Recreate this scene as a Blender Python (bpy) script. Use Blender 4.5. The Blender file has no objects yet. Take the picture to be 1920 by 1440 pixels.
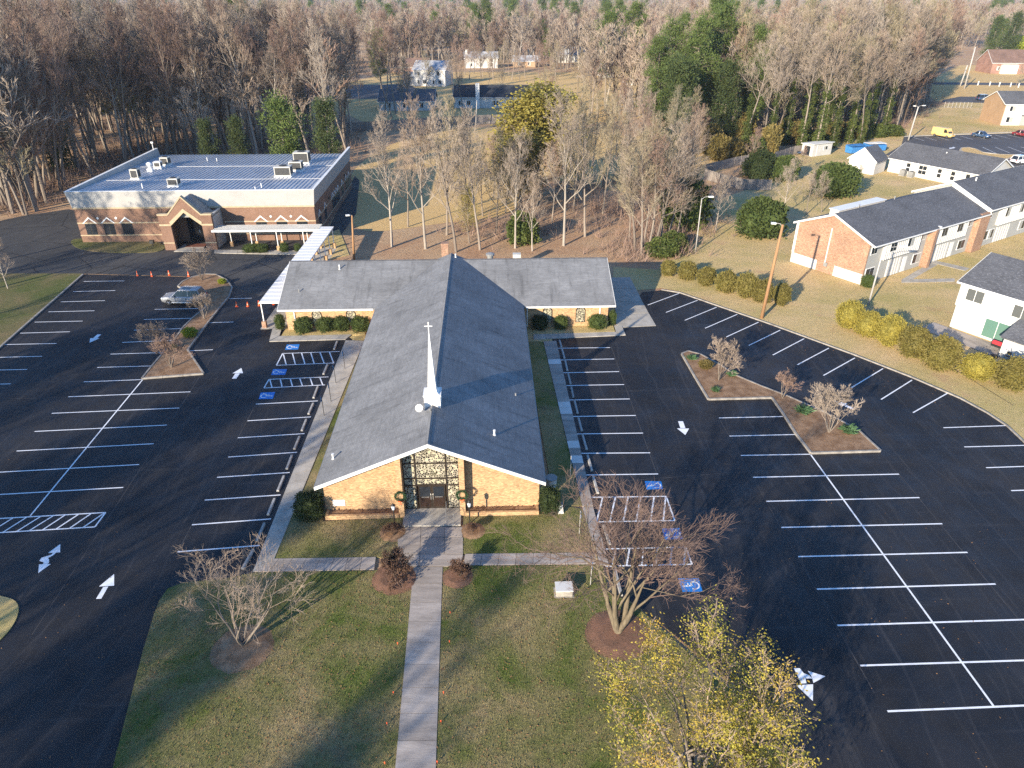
import bpy, bmesh, math, random
from mathutils import Vector, Matrix, noise as mnoise
R = math.radians
rnd = random.Random(7)
SC = bpy.context.scene
COL = SC.collection

# ---------------------------------------------------------------- camera, sky, sun, exposure
CAM_H, FPX, HORIZON = 32.0, 1333.0, -12.0          # drone height (m), focal length and horizon row in 1920x1440 pixels
PITCH = math.atan2(720 - HORIZON, FPX)
cam = bpy.data.cameras.new('camera'); camo = bpy.data.objects.new('camera', cam); COL.objects.link(camo)
camo.location = (0, 0, CAM_H); camo.rotation_euler = (R(90) - PITCH, 0, 0)
cam.sensor_width = 36; cam.lens = 36 * FPX / 1920; cam.clip_start = .5; cam.clip_end = 9000
SC.camera = camo
SUN_EL, SUN_AZ = R(17.3), math.atan2(-.57, -.82)     # direction towards the sun, azimuth from +Y towards +X
SUNDIR = Vector((math.sin(SUN_AZ) * math.cos(SUN_EL), math.cos(SUN_AZ) * math.cos(SUN_EL), math.sin(SUN_EL)))
w = bpy.data.worlds.new('World'); SC.world = w; w.use_nodes = True
nt = w.node_tree; nt.nodes.clear()
sky = nt.nodes.new('ShaderNodeTexSky'); sky.sky_type = 'NISHITA'; sky.sun_disc = False
sky.sun_elevation = SUN_EL; sky.sun_rotation = SUN_AZ % (2 * math.pi); sky.air_density = 1.0; sky.dust_density = 0.0; sky.ozone_density = 6.0
bg = nt.nodes.new('ShaderNodeBackground'); bg.inputs[1].default_value = .15
wo = nt.nodes.new('ShaderNodeOutputWorld')
nt.links.new(sky.outputs[0], bg.inputs[0]); nt.links.new(bg.outputs[0], wo.inputs[0])
sl = bpy.data.lights.new('sun', 'SUN'); sl.energy = 5.0; sl.angle = R(.55); sl.color = (1, .87, .68)
so = bpy.data.objects.new('sun', sl); COL.objects.link(so)
so.rotation_euler = SUNDIR.to_track_quat('Z', 'Y').to_euler(); so.location = (-60, -80, 60)
SC.view_settings.view_transform = 'Standard'; SC.view_settings.look = 'None'
SC.view_settings.exposure = 1.18; SC.view_settings.gamma = 1; SC.view_settings.use_curve_mapping = False
SC.cycles.max_bounces = 5; SC.cycles.diffuse_bounces = 3; SC.cycles.glossy_bounces = 2; SC.cycles.volume_bounces = 1
SC.cycles.use_denoising = False; SC.cycles.sample_clamp_indirect = 3

# ---------------------------------------------------------------- helpers
_s, _c = math.sin(PITCH), math.cos(PITCH)
def G(u, v, z=0.0):
    """place of a surveyed point on the level z"""
    k = (CAM_H - z) / (FPX * _s + (v - 720) * _c)
    return Vector(((u - 960) * k, (FPX * _c - (v - 720) * _s) * k, z))
def V(*a): return Vector(a)

class MB:
    def __init__(s): s.v = []; s.f = []; s.m = []
    def face(s, pts, m=0):
        b = len(s.v); s.v.extend([tuple(p) for p in pts]); s.f.append(tuple(range(b, b + len(pts)))); s.m.append(m); return s
    def box(s, x0, x1, y0, y1, z0, z1, m=0):
        b = len(s.v)
        s.v.extend([(x0,y0,z0),(x1,y0,z0),(x1,y1,z0),(x0,y1,z0),(x0,y0,z1),(x1,y0,z1),(x1,y1,z1),(x0,y1,z1)])
        for q in ((3,2,1,0),(4,5,6,7),(0,1,5,4),(1,2,6,5),(2,3,7,6),(3,0,4,7)):
            s.f.append(tuple(b + i for i in q)); s.m.append(m)
        return s
    def prism(s, poly, z0, z1, m=0, bottom=False):
        n = len(poly); a = sum(poly[i][0]*poly[(i+1)%n][1]-poly[(i+1)%n][0]*poly[i][1] for i in range(n))
        if a < 0: poly = list(poly)[::-1]
        b = len(s.v)
        s.v.extend([(p[0],p[1],z0) for p in poly]); s.v.extend([(p[0],p[1],z1) for p in poly])
        s.f.append(tuple(range(b+n, b+2*n))); s.m.append(m)
        if bottom: s.f.append(tuple(range(b+n-1, b-1, -1))); s.m.append(m)
        for i in range(n):
            j = (i+1) % n; s.f.append((b+i, b+j, b+n+j, b+n+i)); s.m.append(m)
        return s
    def ext(s, poly, a, b, axis='y', m=0):
        """a polygon of (horizontal, z) pairs pushed from a to b along y (or x)"""
        n = len(poly); o = len(s.v)
        f = (lambda p, d: (p[0], d, p[1])) if axis == 'y' else (lambda p, d: (d, p[0], p[1]))
        s.v.extend([f(p, a) for p in poly]); s.v.extend([f(p, b) for p in poly])
        s.f.append(tuple(range(o, o+n))); s.f.append(tuple(range(o+2*n-1, o+n-1, -1))); s.m += [m, m]
        for i in range(n):
            j = (i+1) % n; s.f.append((o+j, o+i, o+n+i, o+n+j)); s.m.append(m)
        return s
    def tube(s, pts, rad, n=6, m=0, cap=True):
        b = len(s.v); k = len(pts)
        for i, p in enumerate(pts):
            p = Vector(p)
            d = (Vector(pts[min(i+1, k-1)]) - Vector(pts[max(i-1, 0)]))
            d = d.normalized() if d.length > 1e-9 else Vector((0,0,1))
            a = d.orthogonal() if abs(d.z) > .9 else d.cross(Vector((0,0,1)))
            a.normalize(); c = d.cross(a); r = rad[i] if hasattr(rad, '__len__') else rad
            for q in range(n):
                t = 2*math.pi*q/n
                s.v.append(tuple(p + a*(math.cos(t)*r) + c*(math.sin(t)*r)))
        for i in range(k-1):
            for q in range(n):
                q2 = (q+1) % n
                s.f.append((b+i*n+q, b+i*n+q2, b+(i+1)*n+q2, b+(i+1)*n+q)); s.m.append(m)
        if cap:
            s.f.append(tuple(b+q for q in range(n-1, -1, -1))); s.m.append(m)
            s.f.append(tuple(b+(k-1)*n+q for q in range(n))); s.m.append(m)
        return s
    def lathe(s, prof, n=12, cx=0, cy=0, m=0):
        b = len(s.v); k = len(prof)
        for r, z in prof:
            for q in range(n):
                t = 2*math.pi*q/n; s.v.append((cx+r*math.cos(t), cy+r*math.sin(t), z))
        for i in range(k-1):
            for q in range(n):
                q2 = (q+1) % n
                s.f.append((b+i*n+q, b+i*n+q2, b+(i+1)*n+q2, b+(i+1)*n+q)); s.m.append(m)
        s.f.append(tuple(b+q for q in range(n-1, -1, -1))); s.m.append(m)
        s.f.append(tuple(b+(k-1)*n+q for q in range(n))); s.m.append(m)
        return s
    def mesh(s, name, mats, uv=True, smooth=False):
        me = bpy.data.meshes.new(name); me.from_pydata(s.v, [], s.f)
        for mt in (mats if isinstance(mats, (list, tuple)) else [mats]): me.materials.append(mt)
        if any(s.m): me.polygons.foreach_set('material_index', s.m)
        if smooth: me.polygons.foreach_set('use_smooth', [True]*len(s.f))
        if uv:
            l = me.uv_layers.new(name='UVMap').data; Z = Vector((0,0,1))
            for p in me.polygons:
                nn = p.normal
                t = Z.cross(nn); t = t.normalized() if t.length > .05 else Vector((1,0,0))
                bb = nn.cross(t)
                for li in p.loop_indices:
                    co = me.vertices[me.loops[li].vertex_index].co; l[li].uv = (co.dot(t), co.dot(bb))
        me.update(); return me
    def build(s, name, mats, parent=None, uv=True, smooth=False, bevel=0):
        o = bpy.data.objects.new(name, s.mesh(name, mats, uv, smooth)); COL.objects.link(o)
        if parent: o.parent = parent
        if bevel:
            b = o.modifiers.new('edge', 'BEVEL'); b.width = bevel; b.segments = 2; b.limit_method = 'ANGLE'
        return o

def tag(o, label=None, cat=None, group=None, kind=None):
    if label: o['label'] = label
    if cat: o['category'] = cat
    if group: o['group'] = group
    if kind: o['kind'] = kind
    return o
def thing(name, label, cat, loc=(0,0,0), rz=0, group=None, scale=None):
    o = bpy.data.objects.new(name, None); COL.objects.link(o); o.empty_display_size = .3
    o.location = loc; o.rotation_euler = (0, 0, rz)
    if scale: o.scale = scale if hasattr(scale, '__len__') else (scale,)*3
    return tag(o, label, cat, group)
def inst(name, me, parent, loc=(0,0,0), rz=0, scale=None):
    o = bpy.data.objects.new(name, me); COL.objects.link(o); o.parent = parent
    o.location = loc; o.rotation_euler = (0,0,rz)
    if scale: o.scale = scale if hasattr(scale, '__len__') else (scale,)*3
    return o
def struct(o): o['kind'] = 'structure'; return o

# ---------------------------------------------------------------- materials
def _mat(name):
    m = bpy.data.materials.new(name); m.use_nodes = True; t = m.node_tree
    return m, t, t.nodes['Principled BSDF']
def N(t, typ, **k):
    n = t.nodes.new(typ)
    for a, b in k.items(): setattr(n, a, b)
    return n
def mixc(t, fac, a, b, mode='MIX'):
    n = N(t, 'ShaderNodeMix', data_type='RGBA', blend_type=mode)
    if hasattr(fac, 'links'): t.links.new(fac, n.inputs[0])
    else: n.inputs[0].default_value = fac
    for i, x in ((6, a), (7, b)):
        if hasattr(x, 'links'): t.links.new(x, n.inputs[i])
        else: n.inputs[i].default_value = (*x, 1)
    return n.outputs[2]
def noise(t, vec, scale, detail=5, rough=.6, lo=.35, hi=.65, dist=0):
    n = N(t, 'ShaderNodeTexNoise'); n.inputs['Scale'].default_value = scale; n.inputs['Detail'].default_value = detail
    n.inputs['Roughness'].default_value = rough; n.inputs['Distortion'].default_value = dist
    t.links.new(vec, n.inputs['Vector'])
    r = N(t, 'ShaderNodeMapRange'); r.inputs[1].default_value = lo; r.inputs[2].default_value = hi
    t.links.new(n.outputs[0], r.inputs[0]); return r.outputs[0]
def mapping(t, vec, scale=(1,1,1), rot=0, loc=(0,0,0)):
    n = N(t, 'ShaderNodeMapping'); n.inputs['Scale'].default_value = scale; n.inputs['Rotation'].default_value = (0,0,rot)
    n.inputs['Location'].default_value = loc
    t.links.new(vec, n.inputs[0]); return n.outputs[0]
def value(t, col, amt_socket, lo, hi):
    r = N(t, 'ShaderNodeMapRange'); r.inputs[3].default_value = lo; r.inputs[4].default_value = hi
    t.links.new(amt_socket, r.inputs[0])
    h = N(t, 'ShaderNodeHueSaturation'); t.links.new(r.outputs[0], h.inputs['Value']); t.links.new(col, h.inputs['Color'])
    return h.outputs[0]
def bump(t, bs, h, strength, dist=.02):
    b = N(t, 'ShaderNodeBump'); b.inputs['Strength'].default_value = strength; b.inputs['Distance'].default_value = dist
    t.links.new(h, b.inputs['Height']); t.links.new(b.outputs[0], bs.inputs['Normal'])
def fin(t, bs, col, rough, spec=.35, metal=0):
    if hasattr(col, 'links'): t.links.new(col, bs.inputs['Base Color'])
    else: bs.inputs['Base Color'].default_value = (*col, 1)
    bs.inputs['Roughness'].default_value = rough; bs.inputs['Specular IOR Level'].default_value = spec
    bs.inputs['Metallic'].default_value = metal
def M(name, c1, c2=None, scale=2.0, rough=.85, bmp=0, spec=.3, metal=0, rand=0, fine=.25, lo=.35, hi=.65, stretch=None, rot=0):
    m, t, bs = _mat(name); tc = N(t, 'ShaderNodeTexCoord').outputs['Object']
    vec = mapping(t, tc, stretch, rot) if stretch else tc
    c2 = c2 or tuple(x*.72 for x in c1)
    col = mixc(t, noise(t, vec, scale, lo=lo, hi=hi), c1, c2)
    f = noise(t, vec, scale*11, 4, .7, .25, .75)
    if fine: col = value(t, col, f, 1-fine, 1+fine)
    if rand:
        oi = N(t, 'ShaderNodeObjectInfo'); col = value(t, col, oi.outputs['Random'], 1-rand, 1+rand)
    if bmp: bump(t, bs, f, bmp)
    fin(t, bs, col, rough, spec, metal); return m
def BR(name, c1, c2, mortar, bw=.2, bh=.068, ms=.007, stain=.25, rough=.85):
    m, t, bs = _mat(name); tc = N(t, 'ShaderNodeTexCoord'); uv = tc.outputs['UV']
    b = N(t, 'ShaderNodeTexBrick'); b.inputs['Scale'].default_value = 1; b.inputs['Brick Width'].default_value = bw
    b.inputs['Row Height'].default_value = bh; b.inputs['Mortar Size'].default_value = ms; b.inputs['Bias'].default_value = 0
    b.inputs['Mortar Smooth'].default_value = .3
    t.links.new(uv, b.inputs['Vector'])
    for k, c in (('Color1', c1), ('Color2', c2), ('Mortar', mortar)): b.inputs[k].default_value = (*c, 1)
    col = value(t, b.outputs[0], noise(t, uv, .35, 6, .65), 1-stain, 1+stain)
    f = noise(t, mapping(t, uv, (4, 14, 1)), 1.2, 3, .6)      # course-to-course kiln variation
    col = value(t, col, f, .74, 1.26)
    bump(t, bs, b.outputs['Fac'], -.5, .012)
    fin(t, bs, col, rough, .25); return m
def SH(name, c1, c2, stain=.22, bw=.32, bh=.145, streak=.25, flecks=0):
    m, t, bs = _mat(name); tc = N(t, 'ShaderNodeTexCoord'); uv = tc.outputs['UV']
    b = N(t, 'ShaderNodeTexBrick'); b.inputs['Scale'].default_value = 1; b.inputs['Brick Width'].default_value = bw
    b.inputs['Row Height'].default_value = bh; b.inputs['Mortar Size'].default_value = .007; b.inputs['Mortar Smooth'].default_value = .6
    t.links.new(uv, b.inputs['Vector'])
    for k, c in (('Color1', c1), ('Color2', c2), ('Mortar', tuple(x*.55 for x in c1))): b.inputs[k].default_value = (*c, 1)
    col = value(t, b.outputs[0], noise(t, uv, .22, 8, .7), 1-stain, 1+stain)
    s2 = noise(t, mapping(t, uv, (1.5, .2, 1)), 1.0, 7, .68, .52, .74)   # run-off streaks
    col = value(t, col, s2, 1+streak*.3, 1-streak)
    s3 = noise(t, mapping(t, uv, (.35, 3.2, 1)), 1.0, 5, .6, .3, .7)
    col = value(t, col, s3, .9, 1.1)
    if flecks: col = mixc(t, noise(t, mapping(t, uv, (3.2, 7, 1)), 1, 2, .5, .58, .66), col, tuple(min(1, x*flecks) for x in c2))
    bump(t, bs, b.outputs['Fac'], -.4, .01)
    fin(t, bs, col, .9, .25); return m
def flat(name, c, rough=.5, spec=.5, metal=0, rand=0):
    m, t, bs = _mat(name)
    if rand:
        oi = N(t, 'ShaderNodeObjectInfo'); rg = N(t, 'ShaderNodeRGB'); rg.outputs[0].default_value = (*c, 1)
        fin(t, bs, value(t, rg.outputs[0], oi.outputs['Random'], 1-rand, 1+rand), rough, spec, metal)
    else: fin(t, bs, c, rough, spec, metal)
    return m

def asphalt(name, c1, c2, rough, scuff, cracks=0):
    m, t, bs = _mat(name); tc = N(t, 'ShaderNodeTexCoord').outputs['Object']
    col = mixc(t, noise(t, tc, .13, 8, .66, .36, .66, .6), c1, c2)
    st = noise(t, mapping(t, tc, (1.6, .12, 1), R(-27)), .8, 6, .7, .56, .8)       # swept dust drifts
    st2 = noise(t, mapping(t, tc, (.1, 1.3, 1), R(12)), .9, 6, .7, .58, .82)
    col = mixc(t, st, col, scuff); col = mixc(t, st2, col, tuple(x*.8 for x in scuff))
    tr = N(t, 'ShaderNodeTexWave', wave_type='BANDS'); tr.inputs['Scale'].default_value = .13; tr.inputs['Distortion'].default_value = 9
    tr.inputs['Detail'].default_value = 3; tr.inputs['Detail Scale'].default_value = .35; t.links.new(tc, tr.inputs[0])
    r = N(t, 'ShaderNodeMapRange'); r.inputs[1].default_value = .985; r.inputs[2].default_value = 1.0; r.inputs[4].default_value = .16
    t.links.new(tr.outputs[1], r.inputs[0]); col = mixc(t, r.outputs[0], col, tuple(x*1.3 for x in scuff))
    f = noise(t, tc, 55, 3, .7, .25, .75); col = value(t, col, f, .9, 1.1)
    if cracks:
        vo = N(t, 'ShaderNodeTexVoronoi', feature='DISTANCE_TO_EDGE'); vo.inputs['Scale'].default_value = .11
        nz = N(t, 'ShaderNodeTexNoise'); nz.inputs['Scale'].default_value = .7; t.links.new(tc, nz.inputs[0])
        t.links.new(mixc(t, .35, tc, nz.outputs[1], 'ADD'), vo.inputs[0])
        r2 = N(t, 'ShaderNodeMapRange'); r2.inputs[1].default_value = .004; r2.inputs[2].default_value = .012
        t.links.new(vo.outputs[0], r2.inputs[0]); col = mixc(t, r2.outputs[0], (.012,.012,.013), col)
    bump(t, bs, f, .25, .004)
    rr = N(t, 'ShaderNodeMapRange'); rr.inputs[3].default_value = rough-.1; rr.inputs[4].default_value = rough+.14
    t.links.new(noise(t, tc, .5, 5, .6), rr.inputs[0]); t.links.new(rr.outputs[0], bs.inputs['Roughness'])
    t.links.new(col, bs.inputs['Base Color']); bs.inputs['Specular IOR Level'].default_value = .35
    return m
def turf(name, g1, g2, tan1, tan2, bias=0, patch=.13, world=True, litter=None, soil=None):
    m, t, bs = _mat(name)
    tc = N(t, 'ShaderNodeNewGeometry').outputs['Position'] if world else N(t, 'ShaderNodeTexCoord').outputs['Object']
    a = mixc(t, noise(t, tc, 1.7, 6, .7), g1, g2); b = mixc(t, noise(t, tc, 2.3, 6, .7), tan1, tan2)
    col = mixc(t, noise(t, tc, patch, 9, .68, .38+bias, .62+bias, .4), a, b)
    if soil: col = mixc(t, noise(t, mapping(t, tc, (1,1,1), 0, (31, 7, 0)), .2, 8, .7, .58, .72), col, soil)
    if litter: col = mixc(t, noise(t, tc, 4.5, 5, .75, .62, .72), col, litter)
    f = noise(t, tc, 26, 4, .75, .2, .8); col = value(t, col, f, .55, 1.45)
    bump(t, bs, f, .9, .06)
    fin(t, bs, col, .95, .1); return m

def glassy(name, c, rough=.12): return flat(name, c, rough, .6)
def stained(name):
    m, t, bs = _mat(name); uv = N(t, 'ShaderNodeTexCoord').outputs['UV']
    vo = N(t, 'ShaderNodeTexVoronoi', feature='DISTANCE_TO_EDGE'); vo.inputs['Scale'].default_value = 7.0
    t.links.new(mapping(t, uv, (1.15, .9, 1)), vo.inputs[0])
    vc = N(t, 'ShaderNodeTexVoronoi'); vc.inputs['Scale'].default_value = 7.0
    t.links.new(mapping(t, uv, (1.15, .9, 1)), vc.inputs[0])
    sp = N(t, 'ShaderNodeSeparateColor'); t.links.new(vc.outputs['Color'], sp.inputs[0])
    glass = mixc(t, noise(t, uv, .5, 2, .5, .4, .6), (.015,.016,.02), (.03,.03,.012))
    r0 = N(t, 'ShaderNodeMapRange'); r0.inputs[1].default_value = .8; r0.inputs[2].default_value = .84
    t.links.new(sp.outputs[0], r0.inputs[0]); glass = mixc(t, r0.outputs[0], glass, (.42,.40,.25))
    r = N(t, 'ShaderNodeMapRange'); r.inputs[1].default_value = .07; r.inputs[2].default_value = .1
    t.links.new(vo.outputs[0], r.inputs[0])
    col = mixc(t, r.outputs[0], mixc(t, noise(t, uv, 2), (.46,.41,.31), (.37,.33,.25)), glass)
    bump(t, bs, r.outputs[0], -.6, .02)
    fin(t, bs, col, .35, .4); return m
def wood_bark(name, c1, c2, rand=.25):
    m, t, bs = _mat(name); tc = N(t, 'ShaderNodeTexCoord').outputs['Object']
    f = noise(t, mapping(t, tc, (5, 5, 1.1)), 1.4, 5, .7, .3, .7)
    col = mixc(t, f, c1, c2); oi = N(t, 'ShaderNodeObjectInfo')
    col = value(t, col, oi.outputs['Random'], 1-rand, 1+rand); bump(t, bs, f, .6, .03)
    fin(t, bs, col, .95, .1); return m
def twigs(name, c1, c2, c3):
    m, t, bs = _mat(name); oi = N(t, 'ShaderNodeObjectInfo'); rp = N(t, 'ShaderNodeValToRGB')
    e = rp.color_ramp.elements; e[0].color = (*c1,1); e[1].color = (*c3,1); x = e.new(.5); x.color = (*c2,1)
    t.links.new(oi.outputs['Random'], rp.inputs[0])
    tc = N(t, 'ShaderNodeTexCoord').outputs['Object']
    col = value(t, rp.outputs[0], noise(t, tc, .6, 3), .8, 1.2)
    fin(t, bs, col, .95, .08); return m
def leafy(name, c1, c2, rand=.15, scale=1.2, trans=.25, c3=None):
    m, t, bs = _mat(name); tc = N(t, 'ShaderNodeTexCoord').outputs['Object']
    col = mixc(t, noise(t, tc, scale, 4, .65), c1, c2)
    if c3: col = mixc(t, noise(t, tc, scale*.6, 4, .6, .5, .62), col, c3)
    col = value(t, col, noise(t, tc, scale*14, 2, .6, .3, .7), .65, 1.35)
    oi = N(t, 'ShaderNodeObjectInfo'); col = value(t, col, oi.outputs['Random'], 1-rand, 1+rand)
    fin(t, bs, col, .7, .2)
    tr = N(t, 'ShaderNodeBsdfTranslucent'); t.links.new(col, tr.inputs[0])
    mx = N(t, 'ShaderNodeMixShader'); mx.inputs[0].default_value = trans
    t.links.new(bs.outputs[0], mx.inputs[1]); t.links.new(tr.outputs[0], mx.inputs[2])
    t.links.new(mx.outputs[0], t.nodes['Material Output'].inputs[0]); return m

K = dict(
    asphalt=asphalt('sealed asphalt', (.0075,.0075,.0095), (.0225,.0212,.0228), .62, (.052,.048,.047)),
    asphalt_old=asphalt('old asphalt', (.035,.035,.036), (.06,.058,.057), .8, (.10,.096,.092), 1),
    asphalt_far=asphalt('grey asphalt', (.065,.063,.068), (.08,.078,.084), .85, (.11,.11,.11)),
    paint=M('white road paint', (.76,.77,.78), (.50,.50,.51), 2.2, .6, fine=.12, lo=.52, hi=.8),
    blue=M('blue road paint', (.015,.17,.52), (.02,.2,.55), 2, .5, fine=.1),
    concrete=M('concrete', (.42,.385,.33), (.30,.275,.235), 1.1, .9, .2, fine=.16, rand=.07),
    concrete_old=M('weathered concrete', (.38,.33,.285), (.25,.215,.185), .9, .9, .2, fine=.2, rand=.1, stretch=(.35,1.6,1)),
    concrete_new=M('pale new concrete', (.62,.60,.56), (.54,.52,.48), 1, .85, fine=.06),
    kerb=M('kerb concrete', (.33,.30,.26), (.2,.18,.16), 2, .9, fine=.2),
    stop=M('wheel stop concrete', (.42,.40,.37), (.27,.26,.24), 2, .9, fine=.18, rand=.12),
    mulch=M('brown mulch', (.19,.11,.062), (.32,.205,.125), 1.4, .97, .9, fine=.5, spec=.1),
    mulch_red=M('red mulch', (.235,.125,.08), (.15,.088,.06), 1.6, .97, .9, fine=.5, spec=.1),
    litter=turf('leaf litter', (.46,.275,.16), (.34,.205,.12), (.54,.38,.225), (.42,.285,.17), 0, .09, litter=(.60,.42,.26)),
    field=turf('dormant grass', (.62,.42,.18), (.54,.36,.155), (.66,.46,.21), (.58,.39,.175), 0, .05),
    verge=turf('half dormant turf', (.38,.32,.115), (.48,.375,.16), (.66,.475,.25), (.59,.415,.21), .0, .07, soil=(.45,.28,.16)),
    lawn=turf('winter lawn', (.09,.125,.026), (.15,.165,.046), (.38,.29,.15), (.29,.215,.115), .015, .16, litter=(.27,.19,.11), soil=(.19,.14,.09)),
    lawn_shade=turf('rough lawn', (.08,.10,.03), (.12,.13,.045), (.22,.17,.085), (.17,.13,.07), 0, .15, litter=(.2,.14,.08)),  # darker copy of the winter lawn, with shade mixed into its colours
    brick_tan=BR('tan brick', (.52,.325,.165), (.29,.165,.08), (.44,.32,.20), stain=.13),
    brick_red=BR('red brick', (.22,.088,.045), (.36,.20,.115), (.34,.27,.21), bw=.24, bh=.09, ms=.014, stain=.15),
    brick_brown=BR('brown brick', (.17,.09,.06), (.21,.118,.08), (.21,.15,.11), stain=.14),
    brick_pale=BR('pale tan brick', (.40,.27,.165), (.32,.20,.12), (.36,.28,.2), stain=.1),
    brick_far=BR('far red brick', (.24,.13,.10), (.29,.16,.125), (.36,.25,.2)),
    shingle=SH('grey shingles', (.15,.152,.155), (.182,.183,.185), streak=.36),
    shingle_dark=SH('charcoal shingles', (.078,.08,.088), (.105,.107,.115), stain=.2, flecks=1.5, bw=.3, bh=.14, streak=.1),
    shingle_red=SH('red brown shingles', (.15,.095,.075), (.18,.115,.09)),
    shingle_pale=SH('pale shingles', (.30,.31,.33), (.34,.35,.37)),
    shingle_black=SH('black shingles', (.03,.034,.042), (.04,.044,.052)),
    stone=M('limestone trim', (.43,.345,.225), (.35,.28,.18), 2, .8, fine=.1),
    white=M('white trim', (.72,.71,.68), (.64,.63,.60), .9, .55, fine=.05),
    stucco=M('pale stucco', (.40,.39,.365), (.35,.34,.325), .5, .85, fine=.05),
    siding=M('white siding', (.54,.527,.495), (.48,.468,.44), .6, .6, fine=.04),
    siding_grey=M('grey siding', (.36,.36,.34), (.32,.32,.305), .6, .65, fine=.05),
    metal_roof=M('galvanised roof', (.50,.51,.53), (.40,.42,.45), .4, .42, spec=.5, metal=.25, fine=.08),
    metal_white=M('white enamel metal', (.74,.735,.71), (.66,.655,.63), .5, .5, fine=.06),
    metal_grey=M('grey metal', (.30,.30,.29), (.22,.22,.215), 1, .55, metal=.3, fine=.1),
    hvac=M('beige sheet metal', (.52,.50,.44), (.44,.42,.37), 1.5, .6, fine=.1),
    grille=M('dark grille', (.06,.06,.058), (.035,.035,.035), 4, .6),
    dark=flat('dark metal', (.02,.019,.018), .5),
    glass=glassy('dark glass', (.018,.022,.028)), glass_green=glassy('green tinted glass', (.10,.19,.15), .2),
    blind=M('window blind', (.36,.36,.33), (.28,.28,.26), 5, .5),
    stained=stained('chipped glass panel'), door=M('dark brown door', (.035,.02,.014), (.025,.014,.01), 1, .35, spec=.5),
    chrome=flat('pull metal', (.65,.63,.58), .3, .5, .7), bronze=flat('bronze frame', (.028,.020,.014), .45),
    wood_pole=M('creosote pole', (.36,.20,.095), (.25,.14,.07), 1, .9, stretch=(8,8,.6), fine=.2),
    pole_grey=M('galvanised pole', (.42,.40,.37), (.34,.32,.30), 1, .6, fine=.1),
    fence=M('weathered boards', (.27,.235,.205), (.17,.15,.135), 1, .9, stretch=(9,9,.5), fine=.25, rand=.1),
    mat_red=M('red brown mat', (.16,.06,.04), (.12,.045,.03), 3, .95), orange=flat('orange plastic', (.85,.12,.025), .5),
    wreath=leafy('wreath green', (.03,.07,.03), (.05,.10,.045)), red=flat('red ribbon', (.75,.10,.03), .5),
    silver=flat('silver car paint', (.32,.325,.335), .35, .5, .4), tyre=flat('tyre rubber', (.02,.02,.02), .85),
    rim=flat('alloy rim', (.45,.45,.46), .35, .5, .7), lamp_glass=flat('lamp glass', (.7,.72,.74), .15),
    tail=flat('tail lamp', (.4,.02,.02), .25), yellow=flat('yellow van paint', (.66,.45,.17), .45),
    car_blue=flat('blue car paint', (.05,.10,.19), .25, .6, .3), car_red=flat('dark red car paint', (.18,.02,.025), .3),
    car_white=flat('white car paint', (.8,.8,.8), .3), tarp=M('blue steel', (.03,.16,.42), (.06,.22,.48), 2, .5, fine=.15),
    bark=wood_bark('grey bark', (.25,.21,.17), (.16,.13,.105)), bark_pale=wood_bark('pale bark', (.40,.35,.29), (.27,.235,.195), .15),
    bark_dark=wood_bark('dark bark', (.12,.09,.07), (.07,.055,.043)), bark_olive=wood_bark('olive bark', (.20,.165,.11), (.10,.08,.058), .1),
    twig=twigs('bare twigs', (.24,.195,.155), (.30,.245,.195), (.27,.205,.155)),
    twig_olive=twigs('olive twigs', (.25,.215,.135), (.29,.235,.155), (.23,.205,.14)),
    twig_red=twigs('reddish twigs', (.24,.165,.13), (.27,.185,.14), (.225,.165,.135)),
    twig_dark=twigs('dark twigs', (.16,.115,.095), (.18,.12,.095), (.135,.10,.085)),
    twig_pale=twigs('pale twigs', (.33,.275,.22), (.29,.24,.195), (.35,.295,.235)),
    pine=leafy('pine needles', (.085,.125,.034), (.13,.17,.045), .15, .5), pine_dark=leafy('dark needles', (.055,.08,.028), (.085,.11,.036), .2, .5),
    yellow_leaf=leafy('yellow leaves', (.36,.29,.06), (.29,.25,.06), .1, .4, .35, (.21,.195,.06)),
    fall_leaf=leafy('fading leaves', (.40,.32,.05), (.27,.26,.05), .1, .5, .3, (.40,.27,.05)),
    hedge_olive=leafy('olive conifer', (.16,.14,.035), (.20,.165,.05), .15, 2), hedge_gold=leafy('golden conifer', (.33,.27,.05), (.24,.21,.05), .12, 2),
    holly=leafy('holly leaves', (.055,.085,.025), (.085,.11,.03), .15, 2), holly_dark=leafy('dark holly', (.028,.045,.016), (.045,.06,.02), .1, 2),
    lime=leafy('lime leaves', (.30,.33,.03), (.24,.28,.03), .1, 2), liriope=leafy('strap leaves', (.06,.13,.055), (.10,.18,.08), .1, 3),
    brown_leaf=leafy('brown leaves', (.15,.085,.05), (.10,.055,.04), .15, 2), dry_leaf=leafy('fallen leaves', (.30,.17,.08), (.2,.11,.055), .1, 3),
    ivy=leafy('ivy', (.06,.085,.022), (.10,.12,.03), .2, .6), olive_scrub=leafy('olive scrub', (.20,.15,.05), (.14,.12,.04), .25, .6),
    blade=turf('grass blades', (.105,.15,.03), (.175,.195,.054), (.44,.34,.175), (.34,.255,.135), .015, .16),
    core=flat('shrub core', (.03,.032,.012), .95, .05),
)
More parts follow.
